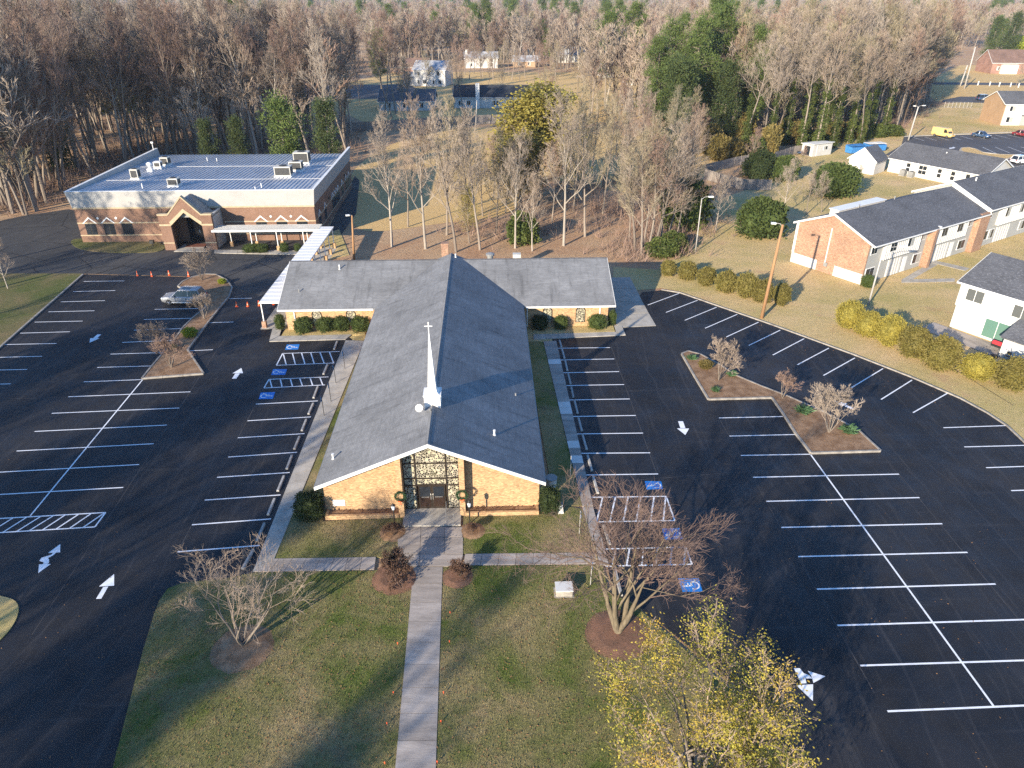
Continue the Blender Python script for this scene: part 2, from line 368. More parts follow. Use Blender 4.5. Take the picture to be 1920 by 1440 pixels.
# ================================================================ the setting
def sheet(name, px, z, m, world=False):
    pts = [Vector((*p, z)) if world else G(*p).xy.to_3d() for p in px]
    b = MB(); b.face([(p.x, p.y, z) for p in pts])
    n = sum((pts[i].x*pts[(i+1) % len(pts)].y - pts[(i+1) % len(pts)].x*pts[i].y) for i in range(len(pts)))
    if n < 0: b.f[0] = b.f[0][::-1]
    return struct(b.build(name, m))
def bed(name, px, z0, z1, m):
    b = MB(); b.prism([G(*p).xy for p in px], z0, z1); return struct(b.build(name, m))
def smooth_poly(px, it=2, closed=True):
    for _ in range(it):
        q = []; n = len(px)
        for i in range(n if closed else n-1):
            a, b = px[i], px[(i+1) % n]
            q += [(a[0]*.75+b[0]*.25, a[1]*.75+b[1]*.25), (a[0]*.25+b[0]*.75, a[1]*.25+b[1]*.75)]
        px = q if closed else [px[0]] + q + [px[-1]]
    return px
def kerb(name, pts, wd, z0, z1, m, parent=None, seg=None):
    """a kerb of butt-jointed stones along a line of ground points"""
    root = parent
    for i in range(len(pts)-1):
        a, b = Vector(pts[i]).xy, Vector(pts[i+1]).xy; L = (b-a).length
        k = max(1, round(L/(seg or L))); d = (b-a)/L; nrm = Vector((-d.y, d.x))*wd/2
        for j in range(k):
            g = .012 if seg else 0
            p, q = a+d*(L*j/k+g), a+d*(L*(j+1)/k-g)
            mb = MB(); mb.prism([p-nrm, q-nrm, q+nrm, p+nrm], z0, z1)
            o = mb.build(name, m, root)
            if not root: struct(o)

g = MB(); g.face([(-3400,-300,0),(3400,-300,0),(3400,5100,0),(-3400,5100,0)]); go = struct(g.build('ground', K['litter'])); go.location.z = -.05
FIELD_PX = [(652,330),(690,292),(760,258),(890,234),(1080,250),(1330,262),(1420,290),(1330,330),(1200,372),(1050,330),(985,360),(960,405),(850,415),(760,428),(690,436),(655,420),(668,365)]
sheet('dry_field', smooth_poly(FIELD_PX), -.03, K['field'])
VERGE_PX = [(1150,500),(1232,505),(1290,470),(1330,380),(1430,345),(1480,300),(1500,268),(1690,246),(1730,205),(1800,190),(2600,190),(3600,420),(3200,900),(2500,1250),(2080,1000),(1925,832),(1888,797),(1850,772),(1800,745),(1710,706),(1600,663),(1450,608),(1275,546),(1240,540),(1150,548)]
sheet('grass_verge', VERGE_PX, -.02, K['verge'])
sheet('far_yard', [(560,175),(690,232),(900,228),(1080,236),(1250,215),(1230,150),(1080,135),(740,135)], -.035, K['field'])
sheet('far_meadow', [(1755,190),(2600,190),(2600,128),(1800,122),(1720,160)], -.03, K['field'])
sheet('church_lawn_strip', [(560,648),(740,640),(1090,640),(1130,560),(545,565)], -.026, K['verge'])
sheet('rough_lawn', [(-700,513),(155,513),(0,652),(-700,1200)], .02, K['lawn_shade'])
# asphalt
lotL = sheet('parking_lot_left', [(-900,513),(155,514),(345,519),(430,536),(560,580),(660,636),(480,1078),(300,1125),(170,1640),(-1500,1640),(-2200,1000)], -.004, K['asphalt'])
lotR = sheet('parking_lot_right', [(1035,634),(1160,612),(1195,560),(1204,548),(1240,544),(1275,550),(1450,611),(1600,666),(1710,709),(1800,748),(1850,775),(1888,800),(1925,835),(2080,1003),(2600,1640),(1500,1640),(1400,1300),(1190,1130),(1150,1110),(1110,940)], -.004, K['asphalt'])
sheet('old_driveway', [(-900,512),(-250,470),(40,405),(128,392),(250,420),(610,442),(640,380),(665,330),(674,338),(668,400),(640,440),(630,486),(565,490),(560,579),(430,535),(345,518),(155,513)], -.01, K['asphalt_old'])
street = sheet('street', [(-4000,1900),(4000,1900),(4000,2300),(-4000,2300)], -.012, K['asphalt_old'])
LZ = .004
def quad_mark(px, m, parent, name='parking_line', z=LZ):
    b = MB(); pts = [G(*p) for p in px]; n = len(pts)
    a = sum(pts[i].x*pts[(i+1) % n].y-pts[(i+1) % n].x*pts[i].y for i in range(n))
    if a < 0: pts = pts[::-1]
    b.face([(p.x, p.y, z) for p in pts]); return b.build(name, m, parent)
def stripe(l, parent, wd=.11, name='parking_line', z=LZ):
    a, b = G(l[0], l[1]).xy, G(l[2], l[3]).xy; d = (b-a).normalized(); n = Vector((-d.y, d.x))*wd/2
    mb = MB(); mb.face([(*p, z) for p in (a-n, b-n, b+n, a+n)]); return mb.build(name, K['paint'], parent)
linesL = [(157,527.7,233,526.7),(137,546.7,216,544.7),(114,566,197,563.7),(91,584.7,177,582.7),(65,604,155,602),(38,624.7,131,622),(9,646,106,644),(-27,670.7,79,668),(-63,695,51,692.7),(-100,722.7,20,719.7),(-140,752,-12,748.5),
 (290,580,372,578.5),(270,599,362,596.7),(251,619,343,616),(229,642,328,638),(207,664,308,661),(182,689,287,686),(157,716,267,711.7),
 (128,744,357,734.7),(97,775,336,765),(65,809,313,797),(31,845.7,288,832),(-7,885.7,261,871),(-50,930,231,914),
 (430,560,472,559),(392,605,438,603.7),(352,658,399,655.7),
 (480,757.7,596,751.7),(464,789,583,781.7),(446,821,571,813),(428,857,557,848),(407,895,543,886),(384,937.7,526,928),(360,984,508,973),(333,1034.7,487,1022.7)]
for l in linesL: stripe(l, lotL)
stripe((267,712.5,57,967), lotL, z=LZ+.004)
linesR = [(1045,653,1144,651.7),(1050,675,1151.7,673),(1055,699,1160.7,696.7),(1060.7,723,1170,721),(1066.7,750,1180.7,748),(1072,781,1192,779),(1080.7,813.7,1205.7,812),(1088,850,1219,849),(1096.7,890.7,1234,888.7),
 (1273.5,550,1214.4,572),(1308,563,1248.7,585.8),(1343.5,576,1284,600.6),(1382.4,589.3,1322,615.5),(1422.3,604,1362,631.7),(1463,619,1404,647.7),(1507.7,635,1449,665.7),(1554,652.7,1495,684),(1603,671,1544,704),(1655.7,691,1596.7,726.7),(1710,712.7,1652,749),(1777,737,1712,773.7),
 (1769,802,1887,798),(1808,838,1923,835),(1849,877,1963,873),(1896,920,2010,916),(1950,968,2070,963),
 (1348,783.7,1468,781),(1367.7,817.7,1491.7,814.7),(1389,854,1519,851.7),(1412,895,1685.7,889),(1437,940,1724,933),(1465,989,1766.7,982),(1496.7,1043.7,1814,1035.7),(1531.7,1104.7,1866.7,1095),(1570,1172.7,1923,1161.7),(1613,1248,1990,1236),(1664,1333.7,2060,1317)]
for l in linesR: stripe(l, lotR, .115)
stripe((1520,852.5,1865,1327), lotR, .115, z=LZ+.004)
def hatch(top, bot, closed, strs, par):
    stripe(top, par); stripe(bot, par); z = LZ+.004
    for c in closed: stripe(c, par, z=z)
    for s in strs: stripe(s, par, name='hatch_line', z=z+.003)
def sc(l, ox, oy, k): return tuple((ox if i % 2 == 0 else oy)+x/k for i, x in enumerate(l))
hatch((530,662.8,636.7,659), (518.3,685,626.7,680.6), [(530,662.8,518.3,685)], [sc(l,470,620,9) for l in [(552,400,600,575),(705,385,755,570),(860,380,915,562),(1015,375,1072,557),(1170,370,1240,550),(1330,364,1400,546)]], lotL)
hatch((504.4,711.3,616,706.7), (495,727.6,609.4,721.7), [(504.4,711.3,495,727.6)], [sc(l,470,620,9) for l in [(325,832,360,958),(500,824,530,945),(670,818,705,938),(830,812,872,928),(1005,806,1045,922),(1170,798,1215,912)]], lotL)
hatch((-120,979,198,961), (-140,1007,178,988), [(198,961,178,988)], [sc(l,30,960,8) for l in [(1330,12,1000,238),(1135,20,800,248),(940,35,600,258),(740,45,405,266),(555,60,205,278),(365,72,15,290),(165,78,-190,302),(-40,88,-400,312)]], lotL)
hatch((1106,932.5,1249,930.7), (1116,978.7,1265,976), [(1249,930.7,1265,976)], [sc(l,1020,860,4) for l in [(440,292,395,470),(535,291,495,468),(630,289,595,467),(725,288,692,466),(825,286,800,464),(912,285,895,462)]], lotR)
hatch((1129,1029.5,1285.5,1026), (1135,1061.7,1297.5,1058), [(1285.5,1026,1297.5,1058)], [sc(l,1020,860,4) for l in [(535,680,515,800),(640,678,620,802),(745,675,732,800),(850,672,838,797),(960,668,945,794),(1060,667,1050,791)]], lotR)
def access(q, par):
    """blue square with the white wheelchair figure; q: corners ordered tail-left, head-left, head-right, tail-right in the figure's own frame"""
    P = [G(*p).xy for p in q]; root = quad_mark(q, K['blue'], par, 'accessible_symbol', LZ)
    def B(u, v): return (P[0]*(1-u)+P[3]*u)*(1-v) + (P[1]*(1-u)+P[2]*u)*v
    b = MB(); z = LZ+.004
    def blob(cx, cy, r, k=10): b.face([(*B(cx+r*math.cos(t*2*math.pi/k), cy+r*math.sin(t*2*math.pi/k)), z) for t in range(k)])
    def bar(x0, y0, x1, y1, wd):
        d = Vector((x1-x0, y1-y0)).normalized()*wd/2; n = (-d.y, d.x)
        b.face([(*B(*p), z) for p in ((x0-n[0], y0-n[1]), (x1-n[0], y1-n[1]), (x1+n[0], y1+n[1]), (x0+n[0], y0+n[1]))])
    blob(.42, .84, .07); bar(.42, .75, .46, .45, .1); bar(.44, .62, .64, .62, .07); bar(.44, .45, .68, .45, .09); bar(.66, .47, .78, .2, .09); bar(.76, .2, .88, .24, .07)
    pr = None
    for i in range(13):
        t = R(150 + i*190/12); p = (.47+.24*math.cos(t), .34+.22*math.sin(t)); q2 = (.47+.31*math.cos(t), .34+.29*math.sin(t))
        if pr: b.face([(*B(*x), z) for x in (pr[0], pr[1], q2, p)])
        pr = (p, q2)
    for i, f in enumerate(b.f):       # keep every face turned up
        c = [Vector(b.v[k]) for k in f]
        if (c[1]-c[0]).cross(c[2]-c[0]).z < 0: b.f[i] = f[::-1]
    b.build('wheelchair_figure', K['paint'], root)
def S9(l): return [sc(p, 470, 620, 9) for p in l]
def S4(l): return [sc(p, 1020, 860, 4) for p in l]
for q in ([(580,322),(800,318),(825,230),(610,235)], [(345,748),(580,745),(615,648),(380,650)], [(135,1155),(375,1150),(415,1035),(170,1045)]): access(S9(q), lotL)
for q in ([(890,228),(770,232),(755,168),(880,170)], [(1045,602),(905,608),(885,525),(1015,520)], [(1190,998),(1040,1000),(1005,897),(1160,897)]): access(S4(q), lotR)
def arrow_px(parts, par):
    root = quad_mark(parts[0], K['paint'], par, 'direction_arrow')
    for i, p in enumerate(parts[1:]): quad_mark(p, K['paint'], root, 'arrow_stem', LZ+.003*(i+1))
def P8(l): return [sc(p, 30, 960, 8) for p in l]
arrow_px([P8([(1472,930),(1472,1105),(1245,1118)]), P8([(1310,1125),(1385,1118),(1280,1300),(1200,1305)])], lotL)
arrow_px([P8([(665,480),(662,605),(482,615)]), P8([(560,612),(605,606),(560,650),(470,695),(455,668),(530,640)]), P8([(470,660),(380,690),(350,735),(415,755),(408,786),(462,788),(495,760),(497,715),(480,690)]), P8([(525,780),(345,787),(335,918)])], lotL)
def arrow_simple(tail, tip, wd, hl, par, hw=None):
    a, b = G(*tail).xy, G(*tip).xy; d = (b-a).normalized(); n = Vector((-d.y, d.x)); e = b-d*hl; hw = hw or wd*2.4
    mb = MB(); mb.face([(*p, LZ) for p in (b, e+n*hw/2, e-n*hw/2)]); root = mb.build('direction_arrow', K['paint'], par)
    e2 = e-d*.06; mb = MB(); mb.face([(*p, LZ) for p in (a-n*wd/2, e2-n*wd/2, e2+n*wd/2, a+n*wd/2)]); mb.build('arrow_stem', K['paint'], root)
arrow_simple((186.5,627), (168,642.5), .42, 1.1, lotL); arrow_simple((439,710), (452.5,690), .42, 1.1, lotL)
arrow_simple((1276,790), (1285,815.5), .42, 1.0, lotR); arrow_simple((1602,767.5), (1562.5,750.5), .36, 1.1, lotR)
def P4(l): return [sc(p, 1100, 1140, 4.174) for p in l]
arrow_px([P4([(1730,492),(1868,535),(1775,587),(1762,540)]), P4([(1620,470),(1668,472),(1700,512),(1722,590),(1680,592)]), P4([(1700,512),(1740,526),(1766,553),(1715,552)]), P4([(1640,605),(1772,598),(1770,730)])], lotR)

# wheel stops, one per stall
WS = thing  # (alias keeps the loop below short)
stop_me = MB().ext([(-.1,0),(.1,0),(.075,.14),(-.075,.14)], -1.0, 1.0).mesh('wheel_stop', K['stop'])
colC = [(504.4,636,636,633)] + [(530,662.8,636.7,659), (518.3,685,626.7,680.6), (504.4,711.3,616,706.7), (495,727.6,609.4,721.7)] + linesL[27:]
stopsL = [(632,641,626.5,656), (614,684.5,606.5,702.5), (596,725.5,588,747)]
for i in range(27, 34):
    a, b = linesL[i], linesL[i+1]
    f = .945; p = (a[0]+(a[2]-a[0])*f, a[1]+(a[3]-a[1])*f); q = (b[0]+(b[2]-b[0])*f, b[1]+(b[3]-b[1])*f)
    stopsL.append((p[0]*.82+q[0]*.18, p[1]*.82+q[1]*.18, p[0]*.16+q[0]*.84, p[1]*.16+q[1]*.84))
stopsL.append((475,1032,455,1068))
ords = ['first','second','third','fourth','fifth','sixth','seventh','eighth','ninth','tenth','eleventh','twelfth','thirteenth','fourteenth']
for i, s in enumerate(stopsL):
    a, b = G(s[0], s[1]), G(s[2], s[3]); d = b-a
    o = inst('wheel_stop', stop_me, None, ((a+b)/2).to_tuple(), math.atan2(d.y, d.x)-R(90), (1, d.length/2, 1))
    tag(o, f'concrete wheel stop beside the left walk, {ords[i]} counting from the church wing', 'wheel stop', 'wheel stops beside the left walk')
stopsR = [(1049,639,1053,652),(1053.5,655,1058.5,673),(1059.5,677,1064,696),(1065,702,1070,721),(1071,727,1075,746),(1077,752,1083,776),(1084.5,785,1091,809),(1092,816,1100,844),(1101.5,855,1110,884),(1112,894,1121,926),(1132,986,1143,1022),(1152,1066,1165,1118)]
for i, s in enumerate(stopsR):
    a, b = G(s[0], s[1]), G(s[2], s[3]); d = b-a
    o = inst('wheel_stop', stop_me, None, ((a+b)/2).to_tuple(), math.atan2(d.y, d.x)-R(90), (1, d.length/2, 1))
    tag(o, f'concrete wheel stop beside the right walk, {ords[i]} counting from the church wing', 'wheel stop', 'wheel stops beside the right walk')

# walks made of slabs
def walk(name, a0, a1, b0, b1, n, m, z1=.07, parent=None, gap=.012, world=False):
    """slabs between the edge a0->a1 and the edge b0->b1"""
    f = (lambda p: Vector(p)) if world else (lambda p: G(*p).xy)
    a0, a1, b0, b1 = map(f, (a0, a1, b0, b1))
    if parent is None:
        parent = bpy.data.objects.new(name, None); COL.objects.link(parent); struct(parent)
    L = ((a1-a0).length+(b1-b0).length)/2; e = gap/L
    for i in range(n):
        t0, t1 = i/n+e, (i+1)/n-e
        dz = rnd.uniform(-.004, .004); mb = MB()
        mb.prism([a0.lerp(a1, t0), a0.lerp(a1, t1), b0.lerp(b1, t1), b0.lerp(b1, t0)], -.06, z1+dz)
        o = mb.build('slab', m[i] if isinstance(m, list) else m, parent)
        o['rnd'] = i
    return parent
walkL = walk('west_walk', (648,639), (474,1074), (683,640), (514,1050), 30, K['concrete'])
walk('wing_walk_left', (505,641), (648,637), (524,631), (660,628), 8, K['concrete'])
walk('wing_side_walk', (505,640), (513,610), (524,630.5), (537,590), 4, K['concrete'])
front = walk('front_walk', (775.5,1064), (741,1445), (830,1064), (817,1445), 9, K['concrete_old'])
walk('cross_walk_left', (497,1049), (705,1046), (477,1073), (702,1069), 8, K['concrete_old'])
walk('cross_walk_right', (872,1040), (1128,1037), (868,1061), (1130,1058), 8, K['concrete_old'])
apr = bpy.data.objects.new('entrance_apron', None); COL.objects.link(apr); struct(apr)
for a in ([(746,1010),(789,990),(787,1040),(746,1040)], [(789.5,990),(833,990),(833,1008),(789,1008)], [(833.6,990),(867,990),(867,1008),(833.6,1008)], [(789,1009),(833,1009),(832.6,1040),(787.5,1040)], [(833.6,1009),(868,1009),(868,1040),(833.2,1040)], [(746,1041),(787,1041),(785,1063),(752,1063),(747,1055)], [(787.6,1041),(868,1041),(866,1052),(840,1063),(786,1063)], [(756,990),(764,975),(788.5,975),(788.5,989.3),(746.5,1009)]):
    mb = MB(); mb.prism([G(*p).xy for p in a], -.05, .075+rnd.uniform(-.004,.004)); mb.build('slab', K['concrete_old'], apr)
# right hand walk: blue-grey slabs with pale renewed ones
nR = 26; mats = [K['concrete_old']]*nR
for k in (4, 12, 13, 18, 20): mats[k] = K['concrete_new']
walk('east_walk', (1019,641), (1092,950), (1043,640), (1112,950), nR, mats)
walk('east_walk_south', (1092,952), (1122,1061), (1112,952), (1142,1061), 8, K['concrete_old'])
walk('wing_walk_right', (1000,628), (1154,623), (1000,637), (1172,629), 7, K['concrete'])
walk('wing_corner_walk', (1152,611), (1155,623), (1166,612), (1173,629), 1, K['concrete'])
pad = bpy.data.objects.new('concrete_pad', None); COL.objects.link(pad); struct(pad)
for a in ([(1143,521),(1181,520),(1192,541),(1147,542)], [(1147,542.6),(1192.3,541.6),(1204,565),(1151,566)], [(1151,566.6),(1204.3,565.6),(1216,587),(1155,588)], [(1155,588.6),(1216.3,587.6),(1230,611),(1168,614),(1155,609)]):
    mb = MB(); mb.prism([G(*p).xy for p in a], -.05, .035+rnd.uniform(-.003,.003)); mb.build('slab', K['concrete'], pad)
walk('hall_walk', (402,475), (575,478), (402,469), (580,470), 12, K['concrete'])
walk('hall_porch_floor', (326,472), (386,472), (345,459), (380,459), 1, K['concrete'])
# lawns
LAWN_PX = [(477,1074.5),(702,1070.5),(775,1065),(741,1450),(738,1640),(150,1640),(180,1540),(212,1440),(240,1330),(270,1215),(290,1150),(300,1125),(315,1104),(345,1093),(420,1086)]
lawnA = bed('front_lawn_left', LAWN_PX, -.05, .045, K['lawn'])
LAWN2_PX = [(831,1064),(868,1062),(1130,1060),(1140,1110),(1190,1135),(1250,1190),(1400,1320),(1500,1440),(1640,1640),(810,1640),(817.5,1440)]
lawnB = bed('front_lawn_right', LAWN2_PX, -.05, .045, K['lawn'])
LAWN3_PX = [(514,1049),(705,1045),(746,1039),(746,1010),(755,985),(606,978),(590,975),(552,905),(514,1048)]
LAWN3_PX = [(515,1048),(560,930),(600,930),(606,978),(757,972),(746,1010),(746,1044),(705,1045.5)]
bed('entry_lawn_left', LAWN3_PX, -.05, .045, K['lawn'])
LAWN4_PX = [(868.5,1039),(868.5,968),(1012,966),(1060,950),(1091,955),(1121,1036),(1000,1038)]
bed('entry_lawn_right', LAWN4_PX, -.05, .045, K['lawn'])
bed('side_lawn_left', [(684,641),(700,640),(620,930),(560,930)], -.05, .03, K['lawn'])
bed('side_lawn_right', [(985,640),(1018.5,641),(1091,948),(1040,950)], -.05, .03, K['lawn'])
bed('kerbside_turf', smooth_poly([(-120,1095),(0,1117),(36,1128),(34,1160),(5,1200),(-120,1300)]), -.05, .05, K['verge'])
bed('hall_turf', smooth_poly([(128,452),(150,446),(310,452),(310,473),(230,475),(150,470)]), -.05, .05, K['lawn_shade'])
bed('wing_bed_left', [(527,631),(540,610),(690,608),(684,628)], -.05, .04, K['verge'])
bed('wing_bed_right', [(1000,627),(1000,606),(1148,606),(1153,622)], -.05, .04, K['verge'])
bed('canopy_turf', [(600,442),(636,430),(655,478),(600,492)], -.05, .02, K['verge'])
# planted islands with kerbs
def island(name, px, m, w=.16):
    b = MB(); P = [G(*p).xy for p in px]; b.prism(P, -.05, .13); o = struct(b.build(name, m))
    kerb('kerb_stone', [(*p, 0) for p in P+[P[0]]], w, -.05, .17, K['kerb'], o, 1.8)
    return o
ISL_L = [(334,538),(342.5,529.5),(360.5,521),(384,515.5),(405,516),(426,526.7),(435.5,540.5),(430,557),(416,574),(410,581),(391,605),(352,658),(382,702),(267,711),(287,686),(308,661),(328,638),(343,616),(362,597),(386,578),(378,543),(345,543)]
ISL_R = [(1278,665),(1302,707),(1328,750),(1447,747),(1470,780),(1492,815),(1520,851),(1650,847),(1608,808),(1545,775),(1477,745),(1425,725),(1380,706),(1350,686),(1313,666),(1290,660)]
island('planted_island_left', ISL_L, K['mulch']); island('planted_island_right', ISL_R, K['mulch'])
def kerbline(name, px, wd=.14, z1=.1, m=None):
    o = bpy.data.objects.new(name, None); COL.objects.link(o); struct(o)
    kerb('kerb_stone', [G(*p) for p in px], wd, -.05, z1, m or K['kerb'], o, 3)
kerbline('kerb_east', [(1240,543.5),(1275,549),(1450,610),(1600,665),(1710,708),(1800,747),(1850,774),(1888,799),(1925,834),(2080,1002)])
kerbline('kerb_west', [(156,515),(0,652),(-300,920)], .2, .12)
# mulch rings
for nm, px, r, m in (('mulch_ring_left', (455,1216), 1.75, 'mulch'), ('mulch_ring_right', (1158,1190), 1.9, 'mulch_red'), ('mulch_ring_door_left', (738,1000), .95, 'mulch'), ('mulch_ring_door_right', (886,996), .9, 'mulch'), ('mulch_ring_walk_left', (742,1085), 1.5, 'mulch_red'), ('mulch_ring_walk_right', (858,1083), 1.0, 'mulch_red')):
    c = G(*px); b = MB(); n = 26
    ring = [(c.x+r*(1+.08*mnoise.noise((i*.7, r, 3)))*math.cos(i*2*math.pi/n), c.y+r*(1+.08*mnoise.noise((i*.7, r, 3)))*math.sin(i*2*math.pi/n)) for i in range(n)]
    inner = [(c.x+(p[0]-c.x)*.6, c.y+(p[1]-c.y)*.6) for p in ring]
    for i in range(n):
        j = (i+1) % n; b.face([(*ring[i], .04), (*ring[j], .04), (*inner[j], .13), (*inner[i], .13)])
    b.face([(*p, .13) for p in inner]); struct(b.build(nm, K[m]))
# far estate car park and road
lotF = sheet('far_parking_lot', [(1695,256),(1920,249),(2500,245),(2500,400),(1920,380),(1880,345),(1700,300),(1660,290),(1690,272)], -.012, K['asphalt_far'])
for u in range(0, 12):
    stripe((1712+u*22, 257.5-u*.6, 1733+u*23, 264-u*.6), lotF, .12)
for u in range(0, 8): stripe((1842+u*24, 276-u*.3, 1868+u*26, 287.5-u*.4), lotF, .12)
ILP = smooth_poly([(1797,279),(1812,276),(1832,280),(1850,290),(1915,290),(1900,296),(1880,300),(1830,292),(1805,287)])
b = MB(); b.prism([G(*p).xy for p in ILP], -.05, .1); il = struct(b.build('far_lot_island', K['field']))
kerb('kerb_stone', [(*G(*p).xy, 0) for p in ILP[::3]+[ILP[0]]], .3, -.05, .14, K['concrete'], il)
kerbline('far_lot_kerb', [(1692,256),(1920,247.5),(2300,244)], .6, .12, K['concrete'])
arrow_simple((1790,276), (1780,279), .5, 1.6, lotF)
sheet('far_lot_upper', [(1765,192),(2300,196),(2300,183),(1800,181),(1768,187)], -.015, K['asphalt_far'])
sheet('far_road', [(1735,158),(2600,168),(2600,161),(1740,154)], -.015, K['asphalt_far'])
sheet('far_driveway', [(560,160),(765,158),(790,170),(720,185),(560,186)], -.02, K['asphalt_far'])
def path(name, px0, px1, n): walk(name, px0[0], px0[1], px1[0], px1[1], n, K['concrete'], .01)
path('estate_path', [(1690,524),(1790,522)], [(1690,530),(1790,528)], 6); path('estate_path_upper', [(1745,492),(1810,508)], [(1752,488),(1818,503)], 4)
path('estate_path_link', [(1690,524.5),(1745,492)], [(1703,528),(1758,496)], 4)
# distant rise beyond the woods
b = MB(); n = 60
for i in range(n):
    x0, x1 = -3400+6800*i/n, -3400+6800*(i+1)/n
    h = lambda x: 26+16*mnoise.noise((x*.0011, 2.2, 0))+7*mnoise.noise((x*.005, 5, 0))
    b.face([(x0,3300,-1),(x1,3300,-1),(x1,3900,h(x1)),(x0,3900,h(x0))]); b.face([(x0,3900,h(x0)),(x1,3900,h(x1)),(x1,5000,-1),(x0,5000,-1)])
struct(b.build('hills', M('wooded hills', (.10,.085,.07), (.075,.07,.055), .02, .95)))

# paving seams: dusty joints between the rolled strips
sm = M('dusty seam', (.06,.057,.058), (.035,.034,.036), .8, .8)
for l, par in (((1348,784,1640,1300),lotR),((1470,782,1520,851),lotR),((1146,650,1232,890),lotR),((1640,600,1900,760),lotR),((1686,889,1925,1180),lotR),((1130,905,1400,884),lotR),((357,735,60,1190),lotL),((480,757,333,1035),lotL),((470,560,300,820),lotL),((0,748,470,735),lotL)):
    a2, b2 = G(l[0], l[1]).xy, G(l[2], l[3]).xy; d2 = (b2-a2).normalized(); n2 = Vector((-d2.y, d2.x))*.03
    mb = MB(); mb.face([(*p, .0) for p in (a2-n2, b2-n2, b2+n2, a2+n2)]); mb.build('paving_seam', sm, par)
# ================================================================ church
ch = thing('church', 'tan brick church with long grey shingle roof, white steeple and side wings', 'church', (-5.55, 39.7, 0), R(2.0))
RZ, SL, EX = 6.15, .42, 7.8
def zr(x): return RZ - SL*abs(x)
roof_p = [(-EX, zr(EX)), (0, RZ), (EX, zr(EX)), (EX, zr(EX)-.14), (0, RZ-.14), (-EX, zr(EX)-.14)]
FRONT_Y = -.8
roof = MB().ext(roof_p[::-1], FRONT_Y, 38.3).build('roof', K['shingle'], ch)
for s in (-1, 1):
    rk = MB().ext([(0, RZ-.001), (s*(EX+.02), zr(EX)-.012), (s*(EX+.02), zr(EX)-.27), (0, RZ-.27)], FRONT_Y-.05, FRONT_Y-.002); rk.build('rake_board', K['white'], ch)
    g2 = MB().box(s*EX-.06 if s < 0 else EX-.005, -EX+.005 if s < 0 else EX+.06, FRONT_Y, 30.2, zr(EX)-.16, zr(EX)-.03); g2.build('gutter', K['metal_grey'], ch)
MB().ext([(-.16, RZ-.05), (0, RZ+.03), (.16, RZ-.05)], FRONT_Y, 38.3).build('ridge_cap', K['shingle'], roof)
W2, WX = 2.3, 7.45
for s in (-1, 1):
    p = [(s*WX, 0), (s*W2, 0), (s*W2, zr(W2)-.15), (s*WX, zr(WX)-.15)]
    MB().ext(p if s > 0 else p, 0, .25).build('front_wall', K['brick_tan'], ch)
    MB().box(min(s*WX, s*(WX-.25)), max(s*WX, s*(WX-.25)), .252, 31.2, 0, zr(WX)-.13).build('side_wall', K['brick_tan'], ch)
    f0, f1 = sorted((s*W2, s*1.93))
    MB().ext([(f0, 0), (f1, 0), (f1, zr(f1)-.15), (f0, zr(f0)-.15)], -.72, .3).build('pier', K['brick_tan'], ch)
    pl = MB().box(*sorted((s*7.4, s*2.32)), -.78, -.6, 0, .36).box(*sorted((s*7.4, s*7.22)), -.6, -.002, 0, .36); pln = pl.build('planter', K['brick_tan'], ch)
    MB().box(*sorted((s*7.215, s*2.322)), -.598, -.004, 0, .27).build('planting_soil', K['mulch'], pln)
    pb = MB()
    for k in range(60):
        x = s*rnd.uniform(2.6, 7.1); y = rnd.uniform(-.5, -.1); a = rnd.uniform(0, 6.3); q = rnd.uniform(.05, .14)
        pb.face([(x, y, .27), (x+q*math.cos(a), y+q*.6*math.sin(a), .3+q), (x+q*math.cos(a+1.2), y+q*.6*math.sin(a+1.2), .27+q)])
    tag(pb.build('dry_plants', K['brown_leaf'], pln), kind='stuff')
# chipped-glass screen with mullions
def panel(x0, x1, z0, z1, y=.12):
    if z1 is None:
        pts = [(x0, z0), (x1, z0), (x1, zr(x1)-.16)] + ([(0, RZ-.16)] if x0 < 0 < x1 else []) + [(x0, zr(x0)-.16)]
    else: pts = [(x0, z0), (x1, z0), (x1, z1), (x0, z1)]
    MB().ext(pts, y, y+.06).build('glass_panel', K['stained'], ch)
mu = .05
for x0, x1, rows in ((-1.93, -1.08, (.12, 2.15, 2.74, 4.0, None)), (-1.08, 1.02, (2.2, 2.74, 4.0, None)), (1.02, 1.93, (.12, 2.15, 2.74, 4.0, None))):
    for i in range(len(rows)-1):
        panel(x0+mu, x1-mu, rows[i]+mu, None if rows[i+1] is None else rows[i+1]-mu)
        MB().box(x0+mu, x1-mu, .07, .19, rows[i]-mu, rows[i]+mu).build('rail', K['bronze'], ch)
for x in (-1.93+.02, -1.08, 1.02, 1.93-.02): MB().box(x-mu, x+mu, .06, .2, .12, zr(x)-.17).build('mullion', K['bronze'], ch)
for s in (-1, 1):
    x0, x1 = (-.97, -.035) if s < 0 else (-.025, .91)
    d = MB().box(x0, x1, .1, .16, .14, 2.12).build('door', K['bronze'], ch)
    MB().box(x0+.1, x1-.1, .085, .11, 1.2, 2.02).build('pane', K['glass'], d); MB().box(x0+.1, x1-.1, .085, .11, .3, 1.1).build('panel', K['door'], d)
    hx = x1-.07 if s < 0 else x0+.07
    MB().tube([(hx, .06, .95), (hx, .04, 1.0), (hx, .04, 1.4), (hx, .06, 1.45)], .025, 6).build('pull_handle', K['chrome'], d)
    MB().box(x0+.2, x1-.2, .05, .08, 1.14, 1.17).build('push_bar', K['chrome'], d)
MB().box(-2.0, 1.93+.05, -1.75, .1, -.02, .14).build('porch_slab', K['concrete'], ch, bevel=.01)
MB().box(-6.95, -6.1, -.03, -.002, .62, 1.14).build('wall_plaque', K['white'], ch)
